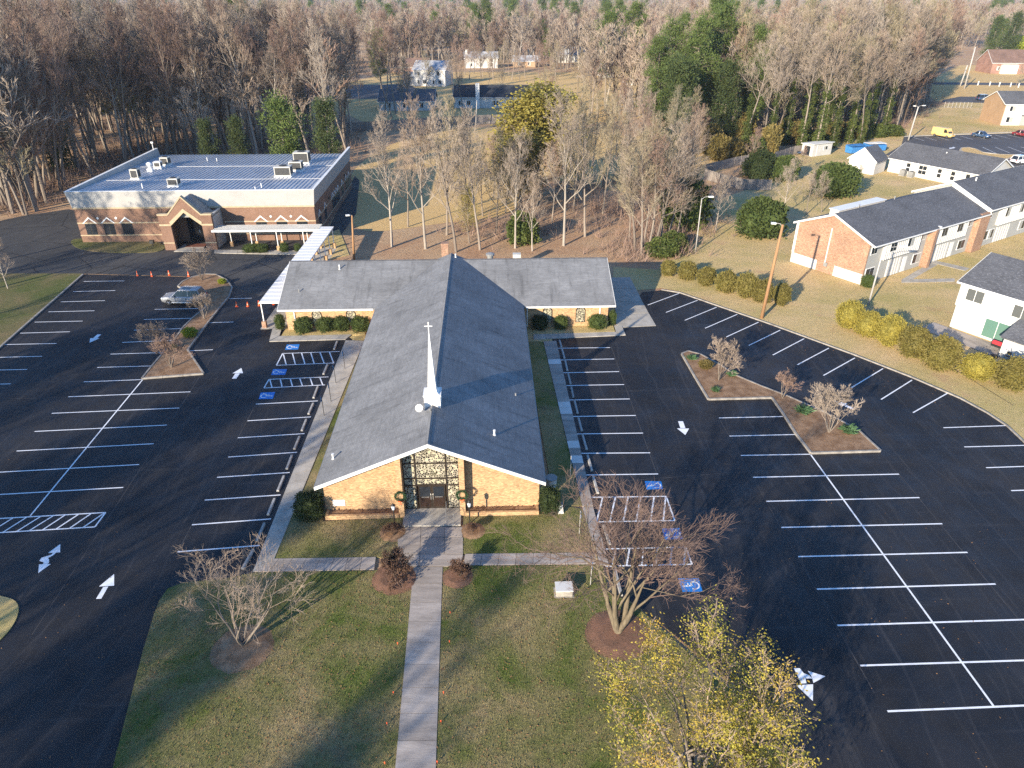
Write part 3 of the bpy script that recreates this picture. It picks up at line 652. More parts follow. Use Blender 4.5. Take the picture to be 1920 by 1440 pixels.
# steeple
st = MB(); yb = 4.2
st.ext([(-.58, 5.6), (.58, 5.6), (.58, 6.86), (-.58, 6.86)], yb, yb+1.15); sto = st.build('steeple', K['white'], ch)
MB().box(-.64, .64, yb-.06, yb+1.21, 6.861, 6.96).build('cornice', K['white'], sto)
yc = yb+.57
m = MB(); ring = []
for r, z in ((.5, 6.961), (.34, 7.12), (.29, 7.4), (.03, 11.55)): ring.append([(-r, yc-r, z), (r, yc-r, z), (r, yc+r, z), (-r, yc+r, z)])
for a, b2 in zip(ring, ring[1:]):
    for q in range(4): m.face([a[q], a[(q+1) % 4], b2[(q+1) % 4], b2[q]])
m.build('spire', K['white'], sto)
MB().box(-.028, .028, yc-.028, yc+.028, 11.4, 12.4).box(-.27, -.03, yc-.026, yc+.026, 12.06, 12.12).box(.03, .27, yc-.026, yc+.026, 12.06, 12.12).build('cross', K['white'], sto)
hs = MB(); pr = [(.06, 0), (.08, .1), (.16, .2), (.27, .26), (.28, .28), (.2, .25), (.05, .16)]
hs.lathe(pr, 18); ho = hs.build('horn_speaker', K['white'], ch, smooth=True); ho.location = (-.85, 3.75, 6.2); ho.rotation_euler = (R(58), 0, R(-8))
MB().tube([(-.85,3.95,5.7),(-.85,3.95,6.2)], .03).build('speaker_bracket', K['metal_grey'], ch)
MB().lathe([(.05,5.95),(.05,6.3),(.11,6.31),(.11,6.36)], 10, -.1, 3.4).build('roof_lamp', K['metal_grey'], ch)
def vent(x, y, z, h=.35, r=.07, m='white', nm='roof_vent', par=None): MB().lathe([(r*1.7, z-.1), (r*1.6, z+.03), (r, z+.06), (r, z+h), (r*1.35, z+h+.01), (r*1.35, z+h+.08)], 10, x, y).build(nm, K[m], par or ch)
vent(-7.0, 2.0, zr(7.0)); vent(4.4, 3.0, zr(4.4)); vent(.5, 37.4, zr(.5)); vent(6.2, 10, zr(6.2), .12, .05, 'metal_grey')
# wings: transverse roof
WE, WR, WB, WZ, WEZ = 30.45, 37.8, 45.1, 5.6, 2.76
wl, wr_ = -18.15, 17.7
wrp = [(WE, WEZ), (WR, WZ), (WB, WEZ), (WB, WEZ-.14), (WR, WZ-.14), (WE, WEZ-.14)]
wr = MB().ext(wrp, wl, wr_, 'x').build('wing_roof', K['shingle'], ch)
MB().ext([(WR-.16, WZ-.04), (WR, WZ+.03), (WR+.16, WZ-.04)], wl, wr_, 'x').build('ridge_cap', K['shingle_dark'], wr)
def wz(y): return WEZ + (WZ-WEZ)*(y-WE)/(WR-WE)
for x0, x1 in ((wl, -EX-.3), (EX+.3, wr_)): MB().box(x0, x1, WE-.06, WE-.002, WEZ-.2, WEZ-.01).build('fascia', K['white'], ch)
for x, s in ((wl, -1), (wr_, 1)):
    xa, xb = sorted((x+s*.003, x+s*.045)); MB().ext([(WE-.06, WEZ-.01), (WR, WZ-.01), (WB, WEZ-.01), (WB, WEZ-.2), (WR, WZ-.2), (WE-.06, WEZ-.2)], xa, xb, 'x').build('rake_board', K['white'], ch)
FY = 31.3
for x0, x1 in ((-17.6, -WX+.02), (WX-.02, 17.1)):
    MB().box(x0, x1, FY, FY+.25, 0, wz(FY)-.12).build('wing_wall', K['brick_tan'], ch); MB().box(x0, x1, WB-.8, WB-.55, 0, 2.9).build('wing_wall', K['brick_tan'], ch)
for xa, xb in ((-17.6, -17.35), (16.85, 17.1)):
    MB().ext([(FY+.252, 0), (WB-.802, 0), (WB-.802, wz(FY)-.12), (WR, WZ-.15), (FY+.252, wz(FY)-.12)], xa, xb, 'x').build('wing_gable', K['brick_tan'], ch)
def lancet(x):
    pts = [(-.46, .55), (.46, .55), (.46, 1.85), (.3, 2.15), (0, 2.38), (-.3, 2.15), (-.46, 1.85)]
    o = MB().ext([(x+p[0], p[1]) for p in pts], FY-.012, FY+.1).build('window', K['stained'], ch)
    b2 = MB(); n = len(pts); inn = [(p[0]*1.13, .55+(p[1]-.55)*1.06-(.05 if i < 2 else 0)) for i, p in enumerate(pts)]
    for i in range(n):
        j = (i+1) % n; q = [(x+pts[i][0], pts[i][1]), (x+pts[j][0], pts[j][1]), (x+inn[j][0], inn[j][1]), (x+inn[i][0], inn[i][1])]
        b2.ext(q[::-1], FY-.05, FY-.001)
    b2.build('frame', K['bronze'], o)
for x in (-14.35, -10.7, 10.5, 14.1): lancet(x)
for x in (-16.7, -8.0, 8.3, 16.2): MB().box(x-.05, x+.05, FY-.1, FY-.005, .05, 2.5).box(x-.05, x+.05, FY-.7, FY-.1, 2.5, 2.58).build('downspout', K['white'], ch)
vent(-16.3, 33.0, wz(33.0), .3, .05, 'metal_grey'); vent(-12.4, 36.4, wz(36.4), .45, .07); vent(-4.4, 36.9, zr(4.4)-.1, .3, .08); 
MB().box(-1.15, -.35, 38.8, 39.6, 3, 7.0).box(-1.2, -.3, 38.75, 39.65, 7.001, 7.1).build('chimney', K['brick_red'], ch)
MB().lathe([(.35, 4.8), (.35, 5.5), (.5, 5.55), (.5, 5.75), (.2, 5.85)], 14, 4.4, 39.2).build('exhaust_fan', K['metal_grey'], ch)
MB().box(7.0, 7.9, 38.2, 39.0, 4.6, 5.9).build('flue_box', K['hvac'], ch)
MB().tube([(17.1,33.6,2.3),(17.5,33.5,2.35),(17.9,33.5,2.25)], .035, 5).build('wall_lamp', K['metal_grey'], ch)
# covered walk: runs from the wing's end to the brick hall
cv = thing('covered_walk', 'white flat-roofed covered walk linking the church wing to the brick hall', 'canopy', (-25.9, 72, 0), R(1.0))
MB().box(-1.25, 1.05, -1.0, 27.3, 2.86, 3.0).build('roof', K['metal_white'], cv)
for k in range(24): MB().box(-1.2, 1.0, -.9+k*1.16, -.87+k*1.16, 3.001, 3.03).build('roof_rib', K['metal_white'], cv)
for k, y in enumerate((-.85, 12.9, 15.6, 18.4, 21.2, 24, 26.8)):
    for x in ((-1.12,) if k == 0 else (-1.1, .9)):
        MB().box(x-.05, x+.05, y-.05, y+.05, .75, 2.858).build('post', K['metal_white'], cv); MB().box(x-.22, x+.22, y-.22, y+.22, 0, .748).build('post_base', K['brick_tan'] if k else K['brick_red'], cv)
MB().prism([(-1.5,-1.3),(1.3,-1.3),(1.2,27),(-1.4,27)], 0, .03).build('floor', K['concrete'], cv)
cv2 = thing('porch_canopy', 'white canopy on slim posts along the front of the brick hall', 'canopy', (-42.0, 97.3, 0), R(2.2))
MB().box(.1, 14.9, -.1, 2.5, 2.88, 3.02).build('roof', K['metal_grey'], cv2); MB().box(.05, 14.95, -.16, -.102, 2.78, 3.06).build('fascia', K['metal_white'], cv2)
for k in range(5): MB().box(.1, 14.9, .4+k*.5, .43+k*.5, 3.021, 3.05).build('roof_rib', K['metal_white'], cv2)
for x in (1.7, 5.3, 8.9, 12.6):
    for y in (.05, 2.3):
        if x == 1.7 and y < 1: continue
        MB().box(x-.05, x+.05, y-.05, y+.05, .7, 2.878).build('post', K['metal_white'], cv2); MB().box(x-.2, x+.2, y-.2, y+.2, 0, .698).build('post_base', K['brick_tan'], cv2)

# ================================================================ brick hall
hl = thing('brick_hall', 'large brown brick hall with white parapet, ribbed metal roof and gabled porch', 'building', (-62.9, 101.4, 0), R(2.2))
HW, HD, BZ, PZ = 34.2, 32.0, 5.05, 7.45
MB().box(0, HW, 0, .3, 0, BZ).build('front_wall', K['brick_brown'], hl); MB().box(0, .3, .302, HD, 0, BZ).build('side_wall', K['brick_brown'], hl)
MB().box(HW-.3, HW, .302, HD, 0, BZ).build('side_wall', K['brick_brown'], hl); MB().box(.302, HW-.302, HD-.3, HD, 0, BZ).build('rear_wall', K['brick_brown'], hl)
def flare(a, b2, axis, sgn):   # parapet leaning slightly out
    return [(a, BZ+.003), (a-sgn*.35, PZ), (a-sgn*.35+sgn*.45, PZ), (a+sgn*.3, BZ+.003)]
fr = MB()
fr.v = [(-.08,-.08,BZ+.1),(HW+.08,-.08,BZ+.1),(HW+.4,-.4,PZ),(-.4,-.4,PZ),(-.1,0,PZ),(HW+.1,0,PZ),(HW-.1,.35,BZ+.1),(.1,.35,BZ+.1)]
fr.f = [(0,1,2,3),(3,2,5,4),(4,5,6,7)]; fr.m = [0]*3; fr.build('parapet', K['stucco'], hl)
for x, s in ((0, -1), (HW, 1)):
    pz = MB(); o, i = x+s*.08, x-s*.3; ot, it = x+s*.4, x+s*.05
    q = [(o,-.08,BZ+.1),(o,HD,BZ+.1),(ot,HD,PZ),(ot,-.4,PZ),(it,-.3,PZ),(it,HD,PZ),(i,HD,BZ+.1),(i,0,BZ+.1)]
    pz.v = q; pz.f = [(0,3,2,1),(3,4,5,2),(4,7,6,5),(1,2,5,6)] if s < 0 else [(0,1,2,3),(2,5,4,3),(5,6,7,4),(6,5,2,1)]; pz.m = [0]*4; pz.build('parapet', K['stucco'], hl)
    MB().box(min(x+s*.42, x), max(x+s*.42, x), -.42, HD+.02, PZ+.002, PZ+.05).build('coping', K['metal_white'], hl)
MB().box(-.02, HW+.02, -.43, .0, PZ+.002, PZ+.05).build('coping', K['metal_white'], hl)
MB().box(-.1, HW+.1, -.12, -.002, BZ-.12, BZ+.1).build('cornice', K['stone'], hl)
def rz_(y): return 7.05 - (y/HD)*.85
mr = MB(); mr.face([(.02,.25,rz_(0)),(HW-.02,.25,rz_(0)),(HW-.02,HD+.3,rz_(HD)),(.02,HD+.3,rz_(HD))]); mro = mr.build('roof', K['metal_roof'], hl)
for k in range(55):
    x = .5+k*(HW-1)/54; b2 = MB(); b2.v = [(x-.05,.26,rz_(0)),(x+.05,.26,rz_(0)),(x+.03,.26,rz_(0)+.1),(x-.03,.26,rz_(0)+.1)] + [(x-.05,HD+.28,rz_(HD)),(x+.05,HD+.28,rz_(HD)),(x+.03,HD+.28,rz_(HD)+.1),(x-.03,HD+.28,rz_(HD)+.1)]
    b2.f = [(0,1,2,3),(7,6,5,4),(1,5,6,2),(2,6,7,3),(4,0,3,7)]; b2.m = [0]*5; b2.build('roof_rib', K['metal_roof'], mro)
for y in (9, 20): MB().box(.4, HW-.4, y, y+.1, rz_(y)+.1, rz_(y)+.13).build('roof_seam', K['metal_white'], mro)
for z0, z1 in ((2.78, 2.95), (.98, 1.12)):
    MB().box(-.03, 13.2, -.04, -.002, z0, z1).build('string_course', K['stone'], hl); MB().box(21, HW+.03, -.04, -.002, z0, z1).build('string_course', K['stone'], hl)
    MB().box(HW+.002, HW+.04, -.04, HD, z0, z1).build('string_course', K['stone'], hl)
def hall_window(x, side=False, lit=False):
    y = -.02; f = lambda b2: b2
    P = (lambda a, d: (HW-d, a)) if side else (lambda a, d: (a, d))
    def bx(nm, a0, a1, d0, d1, z0, z1, m, par):
        b2 = MB()
        if side: b2.box(HW-d1, HW-d0, a0, a1, z0, z1)
        else: b2.box(a0, a1, d0, d1, z0, z1)
        return b2.build(nm, m, par)
    o = bx('window', x-.78, x+.78, -.02, .1, 1.13, 2.76, K['dark'], hl)
    for a in (-.39, .39): bx('pane', x+a-.34, x+a+.34, -.03, -.021, 1.2, 1.95, K['glass'], o); bx('pane', x+a-.34, x+a+.34, -.03, -.021, 2.0, 2.7, K['glass'], o)
    for s in (-1, 1):
        q = [(x, 3.75), (x+s*1.05, 2.82), (x+s*.82, 2.82), (x, 3.5)]
        b2 = MB().ext(q, HW+.002 if side else -.06, HW+.06 if side else -.003, 'x' if side else 'y'); b2.build('hood_mould', K['white'], o)
for x in (1.75, 4.35, 6.95, 26.3, 29.25, 32.2): hall_window(x)
for y in (3, 7.2, 13.5, 15.2, 16.9, 18.6, 22.5, 26.5, 29.3): hall_window(y, True)
for x in (3.05, 5.65, 27.8, 30.7):
    MB().ext([(x, 3.35), (x+.2, 3.57), (x, 3.79), (x-.2, 3.57)], -.05, -.002).build('diamond_stone', K['white'], hl)
MB().box(HW+.002, HW+.2, 9.8, 10.3, 3.5, 3.75).build('wall_lamp', K['dark'], hl); MB().box(HW+.002, HW+.2, 25, 25.5, 3.7, 3.95).build('wall_lamp', K['dark'], hl)
def text(body, size, name, m, parent, loc, rot):
    c = bpy.data.curves.new(name, 'FONT'); c.body = body; c.size = size; c.extrude = .01; c.materials.append(m); c.align_x = 'CENTER'
    tmp = bpy.data.objects.new(name, c); COL.objects.link(tmp); bpy.context.view_layer.update()
    me = bpy.data.meshes.new_from_object(tmp.evaluated_get(bpy.context.evaluated_depsgraph_get())); bpy.data.objects.remove(tmp)
    o = bpy.data.objects.new(name, me); COL.objects.link(o); o.parent = parent; o.location = loc; o.rotation_euler = rot; return o
text('3708  2', .38, 'house_number', K['dark'], hl, (11.2, -.02, 3.42), (R(90), 0, 0))
# porch of the hall
px0, px1, pcx = 13.5, 20.8, 17.15; FYp = -4.1
po = MB()
outer = [(px0, 0), (px0, 4.95), (pcx-2.35, 4.95), (pcx, 7.45), (pcx+2.35, 4.95), (px1, 4.95), (px1, 0)]
op = [(pcx+2.15, 0), (pcx+2.15, 3.5), (pcx, 5.35), (pcx-2.15, 3.5), (pcx-2.15, 0)]
MB().ext([outer[0], outer[1], outer[2], outer[3], op[2], op[3], op[4]][::-1], FYp, FYp+.5).build('porch_front', K['brick_brown'], hl)
MB().ext([op[0], op[1], op[2], outer[3], outer[4], outer[5], outer[6]][::-1], FYp, FYp+.5).build('porch_front', K['brick_brown'], hl)
for s in (-1, 1):
    for (a, b2, wd, nm) in (((pcx+s*2.15, 3.5), (pcx, 5.35), .42, 'arch_stone'), ((pcx+s*2.3, 4.9), (pcx, 7.4), .18, 'gable_coping')):
        q = [a, b2, (b2[0], b2[1]+wd*1.3), (a[0]+s*wd*.2, a[1]+wd*1.3)]
        MB().ext(q, FYp-.06, FYp-.002 if nm == 'arch_stone' else FYp+.6).build(nm, K['stone'], hl)
    x0, x1 = sorted((pcx+s*2.3, pcx+s*3.72)); MB().box(x0, x1, FYp-.08, FYp+.6, 4.951, 5.15).build('shoulder_coping', K['stone'], hl)
    MB().box(*sorted((pcx+s*2.155, pcx+s*3.7)), FYp-.06, FYp-.002, 3.5, 3.75).build('string_course', K['stone'], hl)
    MB().box(*sorted((pcx+s*2.16, pcx+s*3.7)), FYp-.05, FYp-.002, .98, 1.12).build('string_course', K['stone'], hl)
    xx = pcx+s*3.65; MB().box(*sorted((xx, xx-s*.35)), FYp+.502, -.002, 0, 4.9).build('porch_side', K['brick_brown'] if s < 0 else K['stucco'], hl)
pr_ = MB().ext([(pcx-2.6, 4.7), (pcx, 7.1), (pcx+2.6, 4.7), (pcx+3.65, 4.7), (pcx+3.65, 4.55), (pcx-3.65, 4.55), (pcx-3.65, 4.7)], FYp+.502, -.45).build('porch_roof', K['metal_grey'], hl)
for k in range(7):
    for s in (-1, 1):
        y = FYp+.7+k*.45; b2 = MB(); b2.tube([(pcx, y, 7.13), (pcx+s*2.55, y, 4.77)], .03, 4); b2.build('roof_rib', K['metal_grey'], pr_)
MB().box(pcx-1.5, pcx+1.5, -.08, -.01, .05, 3.6).build('door_glazing', K['glass'], hl); MB().box(pcx-.03, pcx+.03, -.12, -.081, .05, 3.6).build('door_mullion', K['dark'], hl)
MB().box(pcx-1.4, pcx+1.4, FYp-.1+1.2, FYp+2.6, .08, .1).build('door_mat', K['mat_red'], hl)
MB().box(pcx-.05, pcx+.12, -.12, -.09, 1.3, 1.7).build('door_notice', K['white'], hl)
# roof equipment of the hall, standing on the roof
def hv(u, v, sx, sy, sz, label, fan=True, m='hvac'):
    z = 6.9; p = G(u, v, z)
    t = thing('rooftop_unit', label, 'air conditioner', (p.x, p.y, z-.45+.0*p.y), R(2.2), 'rooftop units on the brick hall')
    t.location.z = rz_(p.y-101.4)+.12
    MB().box(-sx/2-.1, sx/2+.1, -sy/2-.1, sy/2+.1, -.1, .16).build('curb', K['metal_white'], t)
    MB().box(-sx/2, sx/2, -sy/2, sy/2, .161, .16+sz).build('cabinet', K[m], t, bevel=.02)
    MB().box(-sx/2+.12, sx/2-.12, -sy/2-.015, -sy/2-.002, .3, sz).build('grille', K['grille'], t)
    MB().box(sx/2+.002, sx/2+.015, -sy/2+.15, sy/2-.15, .35, sz).build('grille', K['grille'], t)
    if fan: MB().lathe([(min(sx, sy)*.33, .16+sz+.002), (min(sx, sy)*.33, .16+sz+.08)], 14).build('fan_guard', K['grille'], t)
hv(256, 335, 1.15, 1.15, 1.35, 'square rooftop unit nearest the left corner of the brick hall')
hv(328, 350, 1.5, 1.3, 1.0, 'low rooftop unit just above the porch of the brick hall')
hv(297, 312, 1.1, 1.0, .9, 'small vent box beside the white exhaust on the hall roof', False, 'metal_white')
hv(311, 306, 1.3, 1.4, 1.2, 'dark sided rooftop unit near the far left parapet of the hall')
hv(567, 301, 2.5, 2.0, 1.7, 'tallest rooftop unit, furthest back by the right parapet of the hall')
hv(556, 317, 2.0, 1.6, 1.3, 'middle rooftop unit of the three beside the right parapet')
hv(533, 329, 2.5, 1.8, 1.4, 'nearest rooftop unit of the three beside the right parapet')
p = G(282, 318, 6.9); t = thing('exhaust_vent', 'white domed exhaust vent on the hall roof', 'vent', (p.x, p.y, rz_(p.y-101.4)), 0)
MB().box(-.4, .4, -.4, .4, 0, .5).build('base', K['metal_white'], t); MB().lathe([(.25, .501), (.25, 1.0), (.45, 1.05), (.45, 1.3), (.2, 1.45)], 12).build('cap', K['metal_white'], t)
for i, (u, v, h) in enumerate(((268,355,.8),(388,297,.7),(406,297,.6),(491,354,.8),(479,356,.4))):
    p = G(u, v, 6.9); t = thing('vent_pipe', ['vent pipe behind the front parapet near the left end of the hall', 'left of two vent pipes at the back of the hall roof', 'right of two vent pipes at the back of the hall roof', 'tall vent pipe behind the front parapet near the right end of the hall', 'short vent pipe behind the front parapet near the right end of the hall'][i], 'pipe', (p.x, p.y, rz_(p.y-101.4)), 0, 'vent pipes on the hall roof')
    MB().tube([(0,0,-.05),(0,0,h)], .07, 8).build('pipe', K['metal_white'], t); MB().lathe([(.16,0),(.08,.1)], 8).build('flashing', K['metal_grey'], t)
t = thing('camera_mast', 'short white mast on the left parapet of the hall', 'mast', tuple(hl.matrix_basis @ V(-.2, 30.5, PZ+.05)) if False else (-62.9-.2-30.5*.038, 101.4+30.5, PZ+.05), 0)
MB().tube([(0,0,0),(0,0,1.1)], .06, 8).build('mast', K['metal_white'], t); MB().box(-.2, .2, -.12, .12, 1.1, 1.35).build('head', K['metal_white'], t)
# ================================================================ estate buildings on the east side
K['pane_grey'] = glassy('grey glass', (.10,.105,.10), .2)
def win(par, x, z, w_=1.0, h=1.3, y=0.0, n=2, m='glass', side=None, trim='white'):
    """a sliding window on a wall plane: side None -> plane y (facing -y), else plane x=side (facing -x)"""
    def bx(b2, a0, a1, d0, d1, z0, z1):
        if side is None: b2.box(a0, a1, y+d0, y+d1, z0, z1)
        else: b2.box(side+d0, side+d1, a0, a1, z0, z1)
        return b2
    o = bx(MB(), x-w_/2-.07, x+w_/2+.07, -.05, .03, z-.07, z+h+.07).build('window', K[trim], par)
    for i in range(n):
        a = x-w_/2+i*w_/n; bx(MB(), a+.03, a+w_/n-.03, -.06, -.051, z+.03, z+h-.03).build('pane', K[m if (i+int(x)) % 3 else 'blind'] if m == 'glass' else K[m], o)
    return o
def gable_house(name, label, loc, ang, L, D, ez, rz, wall, roof, gable=None, over=.4, trim='white', base=None, cat='house', fo=None):
    """ridge along local x; front wall on y=0 facing -y; gables at x=0 and x=L"""
    t = thing(name, label, cat, loc, ang); fo = over if fo is None else fo
    MB().box(.2, L-.2, 0, .2, 0, ez).build('wall', K[wall], t); MB().box(.2, L-.2, D-.2, D, 0, ez).build('wall', K[wall], t)
    g = (rz-ez)/(D/2)
    for x0, x1 in ((0, .198), (L-.198, L)):
        MB().ext([(0, 0), (D, 0), (D, ez), (D/2, rz-.02), (0, ez)], x0, x1, 'x').build('gable_wall', K[gable or wall], t)
    y0, y1 = -fo, D+over; z0, z1 = ez-g*fo, ez-g*over
    e = .12
    MB().ext([(y0, z0+e), (D/2, rz+e), (y1, z1+e), (y1, z1), (D/2, rz), (y0, z0)], -over, L+over, 'x').build('roof', K[roof], t)
    for xa, xb in ((-over-.04, -over-.002), (L+over+.002, L+over+.04)):
        MB().ext([(y0, z0+e+.01), (D/2, rz+e+.01), (y1, z1+e+.01), (y1, z1-.12), (D/2, rz-.12), (y0, z0-.12)], xa, xb, 'x').build('rake_board', K[trim], t)
    MB().box(-over, L+over, y0-.07, y0-.002, z0-.05, z0+e-.005).build('gutter', K[trim], t)
    return t
A0 = Vector((43.66, 84.1, 0)); AA = R(32.9)
ap = gable_house('apartment_block', 'two-storey apartment block with red brick gable and charcoal roof', A0, AA, 26.4, 10.6, 5.5, 7.7, 'siding_grey', 'shingle_dark', 'brick_red', .35, cat='apartment block', fo=.9)
# brick gable foot of pale render, downpipe, meter
for a0, a1 in ((0.02, 4.0), (6.6, 10.58)): MB().box(-.05, -.002, a0, a1, .02, 1.35).build('render_panel', K['siding'], ap)
MB().box(-.12, -.003, 5.35, 5.45, 1.3, 5.9).build('downspout', K['white'], ap); MB().box(-.2, -.003, 5.0, 5.5, .9, 1.4).build('meter_box', K['metal_grey'], ap)
MB().box(-.06, -.003, 10.3, 10.62, 1.4, 5.5).build('corner_board', K['white'], ap)
def storey(t, x0, x1, y=-.45):
    o = MB().box(x0, x1, y, -.002, 2.75, 5.3).build('upper_bay', K['siding'], t)
    b2 = MB(); n = int((x1-x0)/.42)
    for i in range(n+1):
        x = x0+.03+i*(x1-x0-.06)/n; b2.box(x-.03, x+.03, y-.035, y-.001, 2.76, 5.28)
    tag(b2.build('battens', K['white'], o), kind='stuff')
for x0, x1 in ((3.0, 10.6), (14.6, 22.0)):
    storey(ap, x0, x1); win(ap, x0+1.5, 3.7, 1.3, 1.25, -.47); win(ap, x0+5.3, 3.7, 1.3, 1.25, -.47)
for x, z, w_ in ((1.2, 3.8, 1.2), (1.3, .7, 1.7), (11.8, 3.8, 1.2), (11.6, .7, 1.7), (23.4, 3.8, 1.2), (22.6, .7, 1.7)): win(ap, x, z, w_, 1.25)
for x in (5.0, 16.2): 
    d = MB().box(x, x+3.0, -.06, -.002, .05, 2.3).build('patio_screen', K['siding'], ap)
    for k in range(5): MB().box(x+.1+k*.6, x+.14+k*.6, -.09, -.061, .05, 2.28).build('screen_post', K['white'], d)
    MB().box(x+3.4, x+4.3, -.05, -.002, .05, 2.1).build('door', K['white'], ap)
MB().box(12.9, 13.5, -1.0, -.002, 0, 5.2).build('party_wall', K['brick_red'], ap)
MB().box(24.4, 26.9, -.8, -.002, 0, 5.45).build('brick_pier', K['brick_red'], ap)
MB().box(13.9, 14.2, -.92, -.3, 5.05, 5.42).build('eave_return', K['white'], ap)
for x in (6.0, 14.0): 
    MB().lathe([(.08, 7.2), (.08, 7.9)], 8, x, 6.2).build('roof_vent', K['metal_grey'], ap)
MB().box(2.0, 12.0, 6.3, 7.6, 6.6, 7.62).build('rear_dormer', K['siding'], ap); MB().box(1.8, 12.2, 6.2, 7.7, 7.621, 7.70).build('rear_dormer_roof', K['white'], ap)
o2 = A0 + Vector((math.cos(AA), math.sin(AA), 0))*26.95 + Vector((-math.sin(AA), math.cos(AA), 0))*.0
ap2 = gable_house('apartment_block', 'stepped-up right-hand apartment section behind the brick pier with white verge board', o2, AA, 30, 10.6, 6.0, 8.3, 'siding_grey', 'shingle_dark', 'siding_grey', .3, cat='apartment block', fo=.9)
MB().ext([(-.9, 5.75), (5.3, 8.44), (5.3, 7.75), (-.9, 5.2)], -.38, -.3, 'x').build('verge_board', K['white'], ap2)
for x0 in (4.0, 15.0):
    storey(ap2, x0, x0+7.5); win(ap2, x0+1.6, 3.9, 1.2, 1.3, -.47); win(ap2, x0+5.5, 3.9, 1.2, 1.3, -.47)
    d = MB().box(x0+.8, x0+4.6, -.06, -.002, .05, 2.3).build('patio_screen', K['siding'], ap2)
    for k in range(6): MB().box(x0+.9+k*.7, x0+.94+k*.7, -.09, -.061, .05, 2.28).build('screen_post', K['white'], d)
for x, z, w_ in ((1.4, 4.2, 1.3), (1.6, .9, 1.7), (12.6, 4.0, 1.2), (12.6, .8, 1.7), (3.5, .9, 1.2)): win(ap2, x, z, w_, 1.3)
MB().lathe([(.1, 7.6), (.1, 8.6)], 8, 4.5, 4.6).build('roof_vent', K['white'], ap2)
# white town house
T0 = Vector((47.97, 71.4, 0)); TA = math.atan2(-.85, .526)
th = gable_house('town_house', 'white two-storey town house with sliding green glass door behind golden shrubs', T0, TA, 17, 9.5, 5.35, 7.4, 'siding', 'shingle_dark', 'siding', .35, cat='house', fo=.55)
MB().box(.0, 17, -.32, -.002, 2.65, 5.2).build('upper_storey', K['siding'], th)
win(th, 1.7, 3.55, 1.75, 1.3, -.33, 2, 'pane_grey'); win(th, 6.4, 3.35, 1.75, 1.3, -.33, 2, 'pane_grey')
win(th, 4.6, .25, 2.6, 2.0, 0, 2, 'glass_green')
pb = MB().box(6.7, 12, -3.0, -.33, 0, 2.2).build('store_room', K['siding'], th)
MB().ext([(-3.3, 2.15), (-.33, 2.65+.75), (-.33, 2.65+.6), (-3.3, 2.02)], 6.4, 12.3, 'x').build('porch_roof', K['shingle_dark'], th)
MB().box(-1.5, 6.5, -3.4, -.4, .0, .03).build('patio', K['concrete_old'], th)
for x in (7.5, 9.2, 10.8): MB().tube([(x, -3.02, 1.95), (x+.15, -3.06, 2.05), (x+.4, -3.06, 2.0)], .02, 5).build('wall_hook', K['dark'], th)
def on(t0, ang, x, y): return t0 + Vector((math.cos(ang)*x-math.sin(ang)*y, math.sin(ang)*x+math.cos(ang)*y, 0))
q = on(T0, TA, 5.9, -2.0); gr = thing('barbecue_grill', 'red lidded barbecue grill on the patio of the white town house', 'grill', q, TA)
MB().box(-.45, .45, -.28, .28, .5, .75).build('body', K['dark'], gr); MB().ext([(-.26,.752),(.26,.752),(.22,.98),(.0,1.08),(-.22,.98)], -.44, .44, 'x').build('lid', K['car_red'] if False else flat('red enamel', (.5,.04,.05), .3), gr)
for x in (-.4, .4):
    for y in (-.24, .24): MB().tube([(x,y,0),(x,y,.5)], .025, 6).build('leg', K['metal_grey'], gr)
MB().box(.46, .8, -.25, .25, .68, .72).build('shelf', K['metal_grey'], gr)
for i, (x, y) in enumerate(((6.6, -3.6), (8.8, -3.7))):
    q = on(T0, TA, x, y); tt = thing('spare_tyre', ['black tyre lying on the patio near the red grill', 'black tyre lying beside the store room of the white town house'][i], 'tyre', q, 0)
    MB().lathe([(.2,.0),(.33,.02),(.36,.1),(.33,.19),(.2,.2),(.19,.1)], 16).build('tread', K['tyre'], tt, smooth=True); MB().lathe([(.185,.05),(.185,.15)], 14).build('hub', K['grille'], tt)
q = on(T0, TA, 7.6, -3.3); fc = thing('folding_chair', 'dark tube-framed folding chair against the white store room', 'chair', q, TA)
for x in (-.2, .2): MB().tube([(x,-.2,0),(x,.15,.45),(x,.25,.9)], .015, 5).build('side_frame', K['dark'], fc)
MB().box(-.2,.2,-.15,.17,.43,.46).build('seat', K['grille'], fc); MB().box(-.2,.2,.19,.22,.6,.85).build('backrest', K['grille'], fc)
